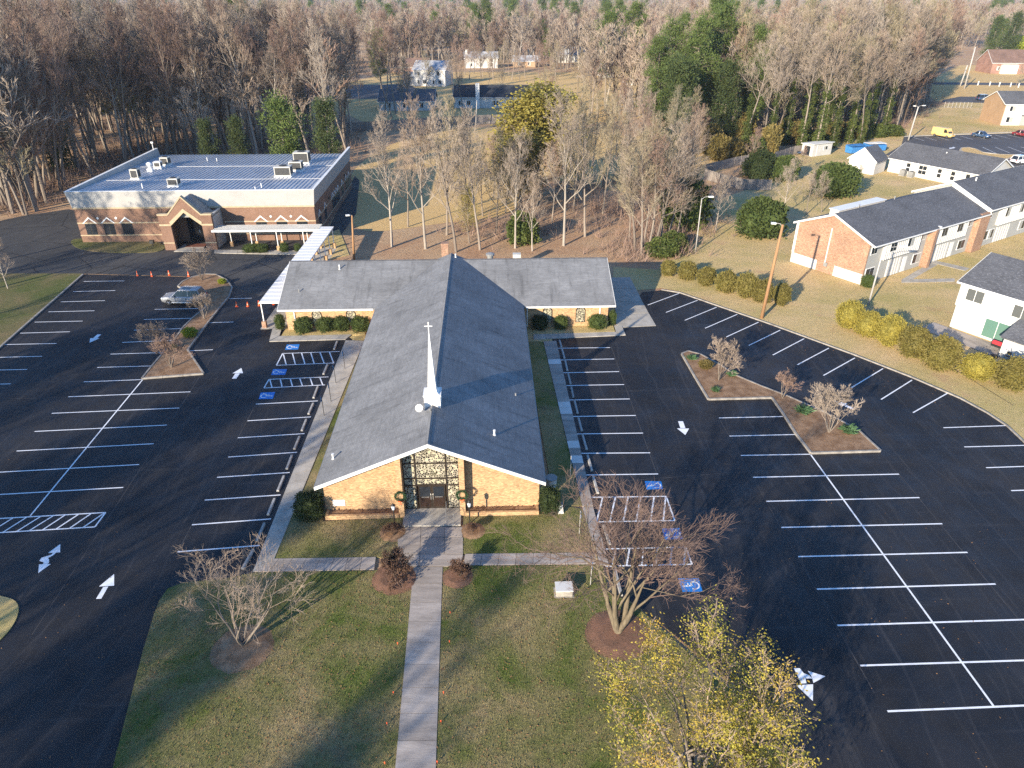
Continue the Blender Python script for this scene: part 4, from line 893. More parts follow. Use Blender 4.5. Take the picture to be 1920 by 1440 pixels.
# community building and store
C0 = Vector((77.0, 149.0, 0)); CA = math.atan2(-.85, .526)
cb = gable_house('community_building', 'long low white community building with grey roof and paired windows', C0, CA, 19, 9.5, 2.85, 5.2, 'siding', 'shingle_dark', 'siding', .4, cat='building', fo=.5)
for x, n in ((4.2, 1), (7.2, 2), (10.6, 1), (13.2, 1), (16, 1)):
    win(cb, x, .75, .8*n, .75, 0, n); win(cb, x, 1.6, .8*n, .75, 0, n)
for y in (2.6, 6.6):
    o = MB().box(18.99+.01, 19.06, y-.5, y+.5, .9, 2.2).build('window', K['white'], cb)
    for s in (-.25, .25): MB().box(19.061, 19.07, y+s-.18, y+s+.18, 1.0, 2.1).build('pane', K['glass'], o)
vent(9, 3.6, 4.6, .25, .1, 'white', 'roof_vent', cb)
for i, x in enumerate((4.0, 5.7)):
    q = on(C0, CA, x, -1.0); hp = thing('heat_pump', ['grey heat pump on the grass, nearer the gabled store', 'grey heat pump on the grass, farther from the gabled store'][i], 'air conditioner', q, CA, 'heat pumps beside the community building')
    MB().box(-.6,.6,-.5,.5,0,.1).build('pad', K['concrete'], hp); MB().box(-.52,.52,-.42,.42,.101,1.15).build('cabinet', K['grille'] if False else K['metal_grey'], hp, bevel=.03); MB().lathe([(.36,1.152),(.36,1.2)], 14).build('fan_guard', K['grille'], hp)
S0 = Vector((69.0, 149.6, 0)); SA = R(-48)
gs = thing('gabled_store', 'small cream gabled store with steep grey roof beside the community building', 'shed', S0, SA)
D, Wd, ez, rz = 5.0, 5.4, 2.7, 4.9
MB().ext([(0,0),(Wd,0),(Wd,ez),(Wd/2,rz),(0,ez)], 0, .2).build('gable_wall', K['siding'], gs); MB().ext([(0,0),(Wd,0),(Wd,ez),(Wd/2,rz),(0,ez)], D-.2, D).build('gable_wall', K['siding'], gs)
for x0 in (0, Wd-.2): MB().box(x0, x0+.2, .202, D-.202, 0, ez).build('side_wall', K['siding'], gs)
g3 = (rz-ez)/(Wd/2)
MB().ext([(-.35,ez-.35*g3+.12),(Wd/2,rz+.12),(Wd+.35,ez-.35*g3+.12),(Wd+.35,ez-.35*g3),(Wd/2,rz),(-.35,ez-.35*g3)], -.3, D+.3).build('roof', K['shingle_dark'], gs)
for s in (0, 1): MB().ext([(-.35+s*(Wd+.7),ez-.35*g3+.13),(Wd/2,rz+.13),(Wd/2,rz-.1),(-.35+s*(Wd+.7),ez-.35*g3-.1)], -.34, -.302).build('rake_board', K['white'], gs)
MB().box(.4, Wd-.4, -.03, -.002, 2.68, 2.76).build('trim_board', K['white'], gs)
p = G(1522, 294); ws = thing('garden_shed', 'white flat-roofed shed with one window by the wooden fence', 'shed', p, R(28))
MB().box(0, 6.0, 0, .15, 0, 2.6).build('front_wall', K['siding'], ws); MB().box(0, 6.0, 3.0, 3.15, 0, 2.4).build('rear_wall', K['siding'], ws); MB().box(5.85, 6, .152, 2.998, 0, 2.4).build('side_wall', K['siding'], ws); MB().box(0, .15, .152, 2.998, 0, 2.4).build('side_wall', K['siding'], ws)
b2 = MB(); b2.ext([(-.3,2.75),(3.4,2.5),(3.4,2.4),(-.3,2.65)], -.3, 6.3, 'x'); b2.build('roof', K['white'], ws)
win(ws, 3.9, 1.2, 1.2, .8, 0, 2); MB().box(-.02, -.002, .8, 2.4, .05, 2.1).build('door', K['glass'], ws); MB().box(1.2, 1.3, -.05, -.002, 0, 2.6).build('corner_post', K['white'], ws)
# dumpsters
for i, (u, v, a, L, lab) in enumerate(((1609, 288, 20, 4.2, 'pale blue steel dumpster behind the gabled store'), (1643, 284, 12, 4.6, 'bright blue steel dumpster with white lids behind the gabled store'))):
    p = G(u, v); dm = thing('dumpster', lab, 'dumpster', p, R(a), 'dumpsters behind the store')
    b2 = MB(); b2.ext([(0,.15),(1.9,.15),(2.1,1.7),(-.2,1.4)], -L/2, L/2, 'x'); b2.build('body', K['tarp'], dm)
    for k in (-1, 1): MB().box(k*L/4-L/4+.08, k*L/4+L/4-.08, -.1, 2.1, 1.71, 1.78).build('lid', K['white'] if i else K['tarp'], dm)
    for x in (-L/3, L/3): MB().box(x-.1, x+.1, -.12, -.01, .3, 1.3).build('rib', K['tarp'], dm)
# motorcycles
def motorbike(p, a, lab, m):
    t = thing('motorcycle', lab, 'motorcycle', p, a, 'motorcycles by the shed')
    for x in (-.7, .7):
        o = MB(); o.tube([(x+.3*math.cos(k*math.pi/8), 0, .32+.3*math.sin(k*math.pi/8)) for k in range(17)], .06, 6, cap=False); o.build('wheel', K['tyre'], t)
    MB().ext([(-.6,.55),(-.1,.45),(.35,.5),(.5,.85),(.1,.95),(-.2,.75),(-.8,.8)], -.14, .14).build('body', m, t); MB().box(-.65,-.05,-.13,.13,.8,.9).build('seat', K['dark'], t)
    MB().tube([(.5,-.35,1.05),(.45,0,1.0),(.5,.35,1.05)], .02, 5).build('handlebar', K['metal_grey'], t); MB().tube([(.7,0,.32),(.45,0,1.0)], .04, 5).build('fork', K['metal_grey'], t)
motorbike(G(1499, 291), R(15), 'dark blue motorcycle furthest from the white shed door', K['car_blue']); motorbike(G(1514, 290), R(-25), 'dark motorcycle parked against the white shed door', K['car_blue'])
# far apartment, far church, far houses
p = G(1819, 219); fa = gable_house('apartment_block', 'far apartment block with plain tan brick gable beyond the estate car park', p, R(-8), 45, 10.5, 5.6, 8.2, 'siding', 'shingle_dark', 'brick_pale', .4, cat='apartment block')
fa.rotation_euler.z = R(-27); fa.location = G(1874, 235)
fa.rotation_euler.z = R(-2)
for x in (2.2, 10, 14): win(fa, x, 3.7, 1.6, 1.3); win(fa, x, .8, 1.8, 1.4)
MB().box(5.2, 9.2, -.12, -.002, 0, 2.5).build('porch_recess', K['blind'], fa); MB().box(5.1, 9.3, -.3, -.13, 2.5, 2.7).build('porch_head', K['dark'], fa)
def far_house(label, u, v, ang, L, D, ez, rz, wall, roof, wins=(), chimney=None, gable=None, name='far_house'):
    t = gable_house(name, label, G(u, v), R(ang), L, D, ez, rz, wall, roof, gable, .4)
    for x, z in wins: win(t, x, z, 1.2, 1.4)
    if chimney: MB().box(chimney[0]-.6, chimney[0]+.6, chimney[1]-.5, chimney[1]+.5, 0, rz+1.2).build('chimney', K[chimney[2]], t)
    return t
fh = far_house('white two-storey house with pale roof beyond the dry field', 776, 161, -12, 13, 11, 6.0, 8.8, 'siding', 'shingle_pale', ((2.2,.9),(4.6,.9),(8.5,.9),(10.8,.9),(2.4,3.9),(6.2,3.9),(10.2,3.9)))
MB().box(-4.5, -.02, .5, 8.5, 0, 3.0).build('side_porch', K['siding'], fh); MB().ext([(-.5,3.0),(4.5,4.8),(9.5,3.0)], -5, -.42, 'x').build('porch_roof', K['shingle_pale'], fh)
far_house('white single-storey house with black roof and broad white chimney behind the board fence', 852, 203, 0, 24, 12, 3.3, 6.2, 'siding', 'shingle_black', ((2.0,.9),(4.6,.9),(12.5,.9),(14,.9),(17,.9)), (7.5, -.6, 'white'))
far_house('pale single-storey house with grey roof half hidden by trunks', 712, 208, 2, 17, 12, 2.8, 5.6, 'siding', 'shingle_dark', ((3,.9),(8,.9),(13,.9)))
far_house('brown brick house with reddish roof beyond the white two-storey house', 742, 138, 3, 15, 11, 2.8, 6.0, 'brick_far', 'shingle_red', ((3,.9),(9,.9)))
fm = far_house('tall white house with a white chimney behind the bare garden trees', 872, 128, 4, 16, 9, 4.6, 7.0, 'siding', 'shingle_pale', ((3,.8),(8,.8),(13,.8),(3,3.0),(8,3.0),(13,3.0)), (1.0, 3.0, 'white'))
far_house('low peach brick house between bare garden trees', 962, 126, 0, 13, 9, 2.8, 5.0, 'brick_pale', 'shingle_pale', ((3,.9),(8,.9)))
far_house('white house gable glimpsed through twigs right of the peach house', 1042, 118, 8, 16, 10, 4.0, 7.5, 'siding', 'shingle_pale', ((4,.9),(9,.9)))
far_house('white house seen behind the yellow tree and tall pines', 1168, 160, -6, 20, 10, 4.2, 6.8, 'siding', 'shingle_pale', ((3,.9),(8,.9),(14,.9)))
far_house('small pale house between bare trees beyond the field', 1130, 146, 8, 12, 9, 3.2, 6.0, 'siding', 'shingle_dark', ((3,.9),(8,.9)))
fb = far_house('red brick house with red-brown roof and white trim beyond the far road', 1856, 138, -4, 30, 14, 4.6, 9.5, 'brick_far', 'shingle_red', ((3,1.5),(6,1.5)), None)
MB().box(4, 11, -1.2, -.002, 0, 3.8).build('white_portico', K['white'], fb); MB().ext([(14,4.6),(28,4.6),(21,10.5)], -1.0, -.002).build('cross_gable', K['brick_far'], fb)
for s in (-1, 1): MB().ext([(21, 10.7), (21+s*7.4, 4.5), (21+s*7.4, 3.9), (21, 9.9)], -1.2, -1.002).build('rake_board', K['white'], fb)
for x, z in ((16,1.2),(21,1.2),(26,1.2),(21,6.2),(18,3.6),(24,3.6)): win(fb, x, z, 1.6, 1.6, -1.0)
far_house('dark roofed house hidden in the wood behind the brick hall', 236, 190, 5, 16, 10, 3, 6, 'siding', 'shingle_black', ((3,.9),(9,.9)))

# ================================================================ fences
def fence(pts, h, label, m='fence', bw=.14):
    t = thing('board_fence', label, 'fence', (0,0,0))
    for i in range(len(pts)-1):
        a, b2 = Vector(pts[i]), Vector(pts[i+1]); L = (b2-a).length; d = (b2-a)/L; k = max(1, round(L/2.4))
        for j in range(k):
            s0, s1 = a+d*(L*j/k), a+d*(L*(j+1)/k); mb = MB(); ll = (s1-s0).length; nb = max(2, int(ll/(bw+.01)))
            for q in range(nb):
                c0, c1 = s0+d*(ll*q/nb+.005), s0+d*(ll*(q+1)/nb-.005); n = Vector((-d.y, d.x, 0))*.012; zt = h+rnd.uniform(-.06,.03)
                mb.prism([(c0-n).xy, (c1-n).xy, (c1+n).xy, (c0+n).xy], .04, zt)
            tag(mb.build('boards', K[m], t), kind='stuff')
            MB().box(s0.x-.06, s0.x+.06, s0.y-.06, s0.y+.06, 0, h+.05).build('post', K[m], t)
fence([G(1320,336), G(1352,346), G(1390,356), G(1445,357)], 2.0, 'weathered grey board fence slanting past the bare saplings')
fence([G(1322,326), G(1376,312), G(1412,305)], 1.9, 'weathered board fence running back to the evergreen bushes')
fence([G(1452,302), G(1488,290), G(1518,286)], 1.9, 'tan board fence beside the white shed')
fence([G(600,252), G(700,245), G(780,239), G(890,233), G(1000,229)], 2.4, 'long grey board fence along the back of the dry field', bw=.3)
t = thing('chain_link_fence', 'grey chain link fence beside the far car park', 'fence', (0,0,0)); a, b2 = G(1770,202), G(1820,203)
for k in range(8):
    q = a.lerp(b2, k/7); MB().tube([(q.x,q.y,0),(q.x,q.y,1.8)], .06, 6).build('post', K['pole_grey'], t)
for z in (.1, .5, .9, 1.3, 1.75): MB().tube([(a.x,a.y,z),(b2.x,b2.y,z)], .02, 4).build('rail', K['pole_grey'], t)

# ================================================================ poles, lamps, signs, small things
def pole(name, label, base, top, r0, r1, m, cat='pole', heads=(), cross=None):
    b0 = G(*base); k = (FPX*_c-(top[1]-720)*_s)/(FPX*_s+(top[1]-720)*_c); h = CAM_H - b0.y/k
    tx = (top[0]-960)*(CAM_H-h)/(FPX*_s+(top[1]-720)*_c) - b0.x
    t = thing(name, label, cat, b0); lean = max(-.6, min(.6, tx))
    MB().tube([(0,0,-.1),(lean*.5,0,h*.5),(lean,0,h)], [r0, (r0+r1)/2, r1], 10).build('shaft', K[m], t, smooth=True)
    for (dx, dy, up, hl_) in heads:
        o = MB().tube([(lean,0,h-.25),(lean+dx*.4,dy*.4,h-.05+up),(lean+dx,dy,h+up)], .035, 6).build('arm', K['pole_grey'], t)
        d = Vector((dx,dy,0)).normalized(); e = Vector((lean+dx,dy,h+up)); n = Vector((-d.y,d.x,0))
        mb = MB(); mb.prism([(e-n*.13).xy, (e+d*hl_-n*.17).xy, (e+d*hl_+n*.17).xy, (e+n*.13).xy], h+up-.1, h+up+.06, bottom=True); mb.build('lamp_head', K['metal_white'], o)
    return t, h, lean
pole('utility_pole', 'tall brown timber utility pole at the edge of the right lot', (1428,596), (1468,421), .2, .13, 'wood_pole', 'pole', ((-.7,.1,.12,.5),))
pole('street_lamp', 'slim grey street lamp with one arm by the olive hedge', (1304,472), (1316,371), .1, .06, 'pole_grey', 'lamp', ((.9,.1,.15,.7),))
pole('street_lamp', 'pale lamp post standing behind the golden shrubs', (1628,572), (1657,466), .11, .08, 'pole_grey', 'lamp', ((1.9,.3,.15,.9),))
pole('street_lamp', 'twin headed lamp post at the corner of the far car park', (1703,263), (1722,200), .2, .13, 'pole_grey', 'lamp', ((1.0,.2,.25,.8),(-.5,.2,.15,.6)))
pole('utility_pole', 'brown timber pole with a white lamp behind the church wing', (664,489), (660,404), .17, .11, 'wood_pole', 'pole', ((-.3,-.1,.1,.5),))
pole('utility_pole', 'leaning grey utility pole across the far road', (1808,166), (1829,88), .3, .2, 'pole_grey', 'pole')
pole('utility_pole', 'grey pole carrying a transformer beside the far road', (1800,162), (1815,122), .3, .22, 'pole_grey', 'pole')
pole('street_lamp', 'short lamp post seen in front of the white house behind the fence', (892,238), (894,188), .12, .1, 'pole_grey', 'lamp')
pole('street_lamp', 'lamp post deep in the wood left of the brick hall', (172,292), (169,245), .12, .1, 'pole_grey', 'lamp', ((-.9,0,.1,.9),))
for i, (u, v) in enumerate(((1833,160),(1855,161),(1873,162),(1894,163),(1909,164))):
    t = thing('marker_post', f'white marker post beside the far road, {ords[i]} from the leaning pole', 'post', G(u, v), 0, 'white posts by the far road'); MB().box(-.16,.16,-.12,.12,0,1.4).build('post', K['white'], t); MB().box(-.2,.2,-.15,.15,1.401,1.55).build('cap', K['white'], t)
for i, (u, v) in enumerate(((647,692),(630,719),(621,754),(608,780))):
    t = thing('sign_post', f'dark reserved-parking sign post on the left walk, {ords[i]} from the church wing', 'sign', G(u, v), R(0), 'reserved parking sign posts on the left walk')
    MB().tube([(0,0,0),(0,0,2.0)], .03, 6).build('post', K['dark'], t); MB().box(-.035,-.031,-.15,.15,1.45,1.95).build('plate', K['blue'], t); MB().box(-.037,-.0355,-.1,.1,1.62,1.9).build('symbol', K['paint'], t)
for i, (u, v) in enumerate(((1069,896),(1086,1002),(1107,1098))):
    t = thing('sign_post', f'pale reserved-parking sign post on the right walk, {ords[i]} from the church wing', 'sign', G(u, v), R(0), 'reserved parking sign posts on the right walk')
    MB().tube([(0,0,0),(0,0,2.0)], .025, 6).build('post', K['pole_grey'], t); MB().box(.033,.037,-.15,.15,1.45,1.95).build('plate', K['blue'], t); MB().box(.0375,.039,-.1,.1,1.62,1.9).build('symbol', K['paint'], t)
cone_b = MB().box(-.19,.19,-.19,.19,0,.05).mesh('cone_base', K['orange']); cone_c = MB().lathe([(.15,.05),(.13,.28)], 14).mesh('cone_shell', K['orange']); cone_t = MB().lathe([(.1,.5),(.04,.92)], 14).mesh('cone_tip', K['orange']); cone_s = MB().lathe([(.131,.281),(.101,.499)], 14).mesh('cone_band', flat('cone band', (.8,.4,.25), .4))
for i, (u, v, lab) in enumerate(((258,517,'orange traffic cone nearest the left-hand turf, by the lot entrance'),(285,518,'second orange traffic cone from the left-hand turf'),(317.5,516,'third orange traffic cone from the left-hand turf'),(354,518,'orange traffic cone half hidden by the tip of the planted island'),(444,575,'orange traffic cone nearest the planted island on the church side'),(465,574.5,'second orange traffic cone between the island and the church wing'),(486,573,'third orange traffic cone between the island and the church wing'),(513,571,'orange traffic cone beside the covered walk post'))):
    t = thing('traffic_cone', lab, 'cone', G(u, v), rnd.uniform(0, 1), 'orange traffic cones', .72); inst('base', cone_b, t); inst('shell', cone_c, t); inst('tip', cone_t, t); inst('band', cone_s, t)
# wreaths on the piers
for i, x in enumerate((-2.1, 2.1)):
    q = on(Vector((-5.55, 39.7, 0)), R(2), x, -.83); t = thing('wreath', ['green wreath with red bow on the pier left of the church doors', 'green wreath with red bow on the pier right of the church doors'][i], 'wreath', (q.x, q.y, 1.95), R(2), 'wreaths on the church piers')
    b2 = MB()
    for k in range(900):
        a = rnd.uniform(0, 6.283); rr = .34+rnd.gauss(0, .045); c = Vector((rr*math.cos(a), rnd.uniform(-.09, .06), rr*math.sin(a))); d = Vector((rnd.gauss(0,1), rnd.gauss(0,1), rnd.gauss(0,1))).normalized()*.075; e = d.orthogonal().normalized()*.02
        b2.face([c-e, c+e, c+d])
    b2.build('greenery', K['wreath'], t, uv=False); bw = MB()
    for s in (-1, 1): bw.ext([(0,-.36),(s*.14,-.28),(s*.14,-.42)], -.12, -.08); bw.ext([(0,-.36),(s*.08,-.62),(s*.02,-.62)], -.11, -.085)
    bw.build('bow', K['red'], t)
for i, (u, v) in enumerate(((741,989),(881,983))):
    t = thing('lamp_post', ['black garden lamp post left of the church walk', 'black garden lamp post right of the church walk'][i], 'lamp', G(u, v), 0, 'garden lamps by the church door')
    MB().tube([(0,0,0),(0,0,1.55)], .045, 8).build('post', K['dark'], t); MB().lathe([(.09,1.551),(.13,1.75),(.1,1.9)], 8).build('lantern', K['lamp_glass'], t); MB().lathe([(.16,1.901),(.03,2.05)], 8).build('cap', K['dark'], t)
rl = thing('handrail', 'thin iron handrail on the church porch step', 'handrail', on(Vector((-5.55,39.7,0)), R(2), 0, 0), R(2))
for x, y in ((.95,-.25),(.98,-1.4),(1.85,-.25),(1.5,-1.65)): MB().tube([(x,y,.14),(x,y,1.0)], .016, 5).build('post', K['metal_grey'], rl)
MB().tube([(.95,-.25,1.0),(.98,-1.4,1.0)], .018, 5).build('rail', K['metal_grey'], rl); MB().tube([(1.85,-.25,1.0),(1.5,-1.65,1.0)], .018, 5).build('rail', K['metal_grey'], rl); MB().tube([(.96,-.3,.3),(.97,-1.35,.95)], .012, 5).build('brace', K['metal_grey'], rl)
t = thing('waste_bin', 'pale round waste bin behind the front right corner of the church', 'bin', G(1033, 915), 0)
MB().lathe([(.36,0),(.42,.9)], 18).build('drum', K['siding'], t); MB().lathe([(.44,.901),(.44,.97),(.38,.98)], 18).build('rim', K['metal_grey'], t)
t = thing('utility_box', 'cream utility box on the lawn beside the cross walk', 'utility box', G(1057, 1112), R(2)); MB().box(-.6,.6,-.45,.45,0,.06).build('pad', K['concrete'], t); MB().box(-.5,.5,-.38,.38,.061,.5).build('cabinet', K['concrete'], t, bevel=.03); MB().box(-.53,.53,-.41,.41,.501,.56).build('lid', K['concrete_new'], t)
t = thing('meter_cabinet', 'narrow white cabinet leaning by the corner shrub of the church', 'cabinet', G(1051, 962), R(5)); MB().ext([(-.2,0),(.2,0),(.1,.8),(-.15,.8)], -.15, .15).build('case', K['white'], t); MB().box(-.17,.12,-.17,.17,.801,.84).build('lid', K['metal_grey'], t)
st_me = MB().lathe([(.01,0),(.01,.1),(.035,.11),(.045,.16),(.02,.22)], 8).mesh('path_light', K['red'])
for i, (u, v) in enumerate(((844,1152),(843,1206),(832,1302),(827,1356),(820,1432),(746,1210),(738,1302),(726,1360),(722,1434))):
    o = inst('path_light', st_me, None, (G(u,v)+V(0,0,.045)).to_tuple(), 0, .9); tag(o, f'small red path light {"right" if i < 5 else "left"} of the front walk, {ords[i if i < 5 else i-5]} from the church', 'path light', 'red path lights along the front walk')
t = thing('floor_light', 'black floodlight on the turf in front of the brick hall', 'floodlight', G(287, 463), 0); MB().tube([(0,0,0),(0,0,.5)], .06, 6).build('stem', K['dark'], t); MB().box(-.3,.3,-.2,.2,.5,1.0).build('head', K['dark'], t)

# ================================================================ vehicles
def car(name, label, loc, rz, L=4.7, W=1.86, H=1.72, m='silver', style='suv', sc_=1.0):
    t = thing(name, label, 'van' if style == 'van' else 'car', loc, rz, None, sc_); w2 = W/2
    belt = {'suv': .98, 'sedan': .86, 'van': 1.12}[style]
    if style == 'suv': st_ = [(-.5,.45,.9,.80),(-.47,.32,.96,.95),(-.3,.24,.985,1),(.0,.24,.99,1),(.17,.24,1.0,1),(.24,.24,1.0,.99),(.42,.26,.93,.95),(.48,.32,.82,.86),(.5,.42,.66,.74)]
    elif style == 'sedan': st_ = [(-.5,.42,.8,.76),(-.46,.3,.86,.93),(-.3,.22,.88,1),(0,.22,.87,1),(.18,.22,.86,1),(.3,.22,.82,.98),(.45,.26,.72,.9),(.5,.36,.58,.72)]
    else: st_ = [(-.5,.4,1.12,.94),(-.48,.3,1.13,1),(0,.28,1.13,1),(.25,.28,1.12,1),(.31,.28,1.1,.98),(.44,.3,1.0,.94),(.49,.36,.9,.86),(.5,.45,.7,.8)]
    b2 = MB(); n = 0
    for (fx, zb, zt, fw) in st_:
        x = fx*L; ww = w2*fw
        half = [(0, zb), (ww*.86, zb), (ww*.98, zb+.14), (ww, zb+(zt-zb)*.5), (ww*.97, zt-.08), (ww*.88, zt), (0, zt+.03)]
        ringp = half + [(-y, z) for (y, z) in half[-2:0:-1]]
        b2.v += [(x, y, z) for (y, z) in ringp]; n = len(ringp)
    for i in range(len(st_)-1):
        for k in range(n):
            k2 = (k+1) % n; b2.f.append((i*n+k, (i+1)*n+k, (i+1)*n+k2, i*n+k2)); b2.m.append(0)
    b2.f.append(tuple(range(n-1,-1,-1))); b2.m.append(0); e = (len(st_)-1)*n; b2.f.append(tuple(range(e, e+n))); b2.m.append(0)
    for i, f in enumerate(b2.f): b2.f[i] = f[::-1]
    body = b2.build('body', K[m], t, smooth=True); md = body.modifiers.new('s', 'EDGE_SPLIT'); md.split_angle = R(38)
    gx = {'suv': (-.475,-.40,.06,.235), 'sedan': (-.36,-.2,.07,.24), 'van': (-.495,-.485,.2,.34)}[style]; zt = H-.04
    c = [(gx[0]*L, w2*.88, belt), (gx[3]*L, w2*.88, belt), (gx[2]*L, w2*.70, zt), (gx[1]*L, w2*.70 if style != 'van' else w2*.86, zt)]
    if style == 'van': c[2] = (gx[2]*L, w2*.84, zt)
    gm = MB(); Rr = [V(*p) for p in c]; Ll = [V(p.x, -p.y, p.z) for p in Rr]
    gm.face([Rr[1], Rr[0], Rr[3], Rr[2]][::-1] if False else [Rr[0], Rr[3], Rr[2], Rr[1]]); gm.face([Ll[0], Ll[1], Ll[2], Ll[3]]); gm.face([Rr[1], Rr[2], Ll[2], Ll[1]]); gm.face([Rr[0], Ll[0], Ll[3], Rr[3]])
    if style == 'van': gm.build('cargo_side', K[m], t)
    else: gm.build('glasshouse', K['glass'], t)
    rf = MB(); rp = [(c[3][0]-.04, c[3][1]+.03), (c[2][0]+.05, c[2][1]+.03), (c[2][0]+.05, -c[2][1]-.03), (c[3][0]-.04, -c[3][1]-.03)]
    rf.prism([(p[0], p[1]) for p in rp], zt-.02, zt+.05, bottom=True); ro = rf.build('roof', K[m], t, bevel=.03)
    if style == 'suv':
        for s in (-1, 1): MB().tube([(c[3][0]+.1, s*w2*.64, zt+.05), (c[3][0]+.2, s*w2*.64, zt+.1), (c[2][0]-.3, s*w2*.64, zt+.1), (c[2][0]-.2, s*w2*.64, zt+.05)], .02, 5).build('roof_rail', K['metal_white'], ro)
        MB().box(c[3][0]+.9, c[2][0]-.25, -.4, .4, zt+.051, zt+.06).build('sunroof', K['glass'], ro)
    for s in (-1, 1):
        for q in (0, 1) if style != 'van' else (1,):
            a, d = (Rr if s > 0 else Ll)[(0,1)[q]], (Rr if s > 0 else Ll)[(3,2)[q]]
            MB().tube([a, d], .045, 5).build('pillar', K[m], t)
        xm = (gx[1]+gx[2])/2*L
        if style != 'van': MB().tube([(xm, s*w2*.885, belt), (xm+.02, s*w2*.705, zt)], .04, 5).build('pillar', K[m], t)
        MB().box(gx[3]*L-.45, gx[3]*L-.3, *sorted((s*w2*.93, s*(w2*.93+.2))), belt, belt+.15).build('mirror', K[m], t)
        for xx in (.0, -.22): MB().box(xx*L, xx*L+.2, *sorted((s*w2*.985, s*(w2+.02))), belt-.2, belt-.16).build('door_handle', K['metal_white'], t)
        for xx in (.13, -.12) if style != 'van' else (.1,): MB().box(xx*L, xx*L+.015, *sorted((s*w2*.99, s*(w2+.003))), .35, belt-.1).build('door_gap', K['dark'], t)
        MB().box(.455*L, .485*L, *sorted((s*w2*.5, s*w2*.86)), belt-.28, belt-.14).build('headlight', K['lamp_glass'], t); MB().box(-.503*L, -.48*L, *sorted((s*w2*.6, s*w2*.86)), belt-.25, belt-.05).build('tail_light', K['tail'], t)
        MB().box(-.3*L, .28*L, *sorted((s*w2*.985, s*(w2+.015))), .28, .36).build('sill_trim', K['metal_white'] if style == 'suv' else K['dark'], t)
        for xx in (-.30, .305):
            wh = MB(); yy = s*(w2-.1); r = .345
            wh.tube([(xx*L, yy-.115, r), (xx*L, yy-.09, r), (xx*L, yy+.09, r), (xx*L, yy+.115, r)], [r-.04, r, r, r-.04], 20); wo_ = wh.build('wheel', K['tyre'], t)
            for k in range(5):
                a = k*2*math.pi/5; MB().tube([(xx*L, yy+s*.118, r), (xx*L+.2*math.cos(a), yy+s*.118, r+.2*math.sin(a))], .035, 4).build('rim_spoke', K['rim'], wo_)
    if style == 'van':
        MB().face([(c[1][0]+.003, c[1][1]*.9, belt+.06), (c[2][0]+.012, c[2][1]*.88, zt-.12), (c[2][0]+.012, -c[2][1]*.88, zt-.12), (c[1][0]+.003, -c[1][1]*.9, belt+.06)]).build('windscreen', K['glass'], t)
        for s in (-1, 1): MB().face([(gx[2]*L-.55, s*(w2*.885), belt+.05), (gx[3]*L-.15, s*(w2*.885), belt+.05), (gx[2]*L-.02, s*w2*.855, zt-.15), (gx[2]*L-.55, s*w2*.865, zt-.15)]).build('side_window', K['glass'], t)
    MB().box(.485*L, .507*L, -w2*.6, w2*.6, .3, .48).build('bumper', K['dark'], t); MB().box(-.508*L, -.49*L, -w2*.7, w2*.7, .32, .5).build('bumper', K['dark'], t); MB().box(.49*L, .506*L, -w2*.36, w2*.36, belt-.3, belt-.18).build('grille', K['dark'], t)
    return t
car('parked_car', 'silver sport utility car parked against the planted island', (G(303,574)+G(371,570))/2+V(.3,.9,0), R(180), 4.9, 1.9, 1.72)
car('parked_van', 'yellow cargo van in the far estate car park', G(1771,258)+V(0,1.0,0), R(-62), 5.4, 2.0, 2.2, 'yellow', 'van')
car('parked_car', 'dark blue hatchback right of the yellow van', G(1843,259)+V(0,1,0), R(-60), 4.3, 1.8, 1.5, 'car_blue', 'sedan')
car('parked_car', 'dark red car at the right edge of the far car park', G(1920,257)+V(0,1,0), R(-62), 4.4, 1.8, 1.5, 'car_red', 'sedan')
car('parked_car', 'white car parked by the end of the community building', G(1913,306), R(20), 4.8, 1.85, 1.7, 'car_white', 'suv')
car('parked_car', 'dark blue pickup sized car behind the far apartment gable', G(1845,188), R(5), 5.4, 2.0, 1.9, 'car_blue', 'suv')
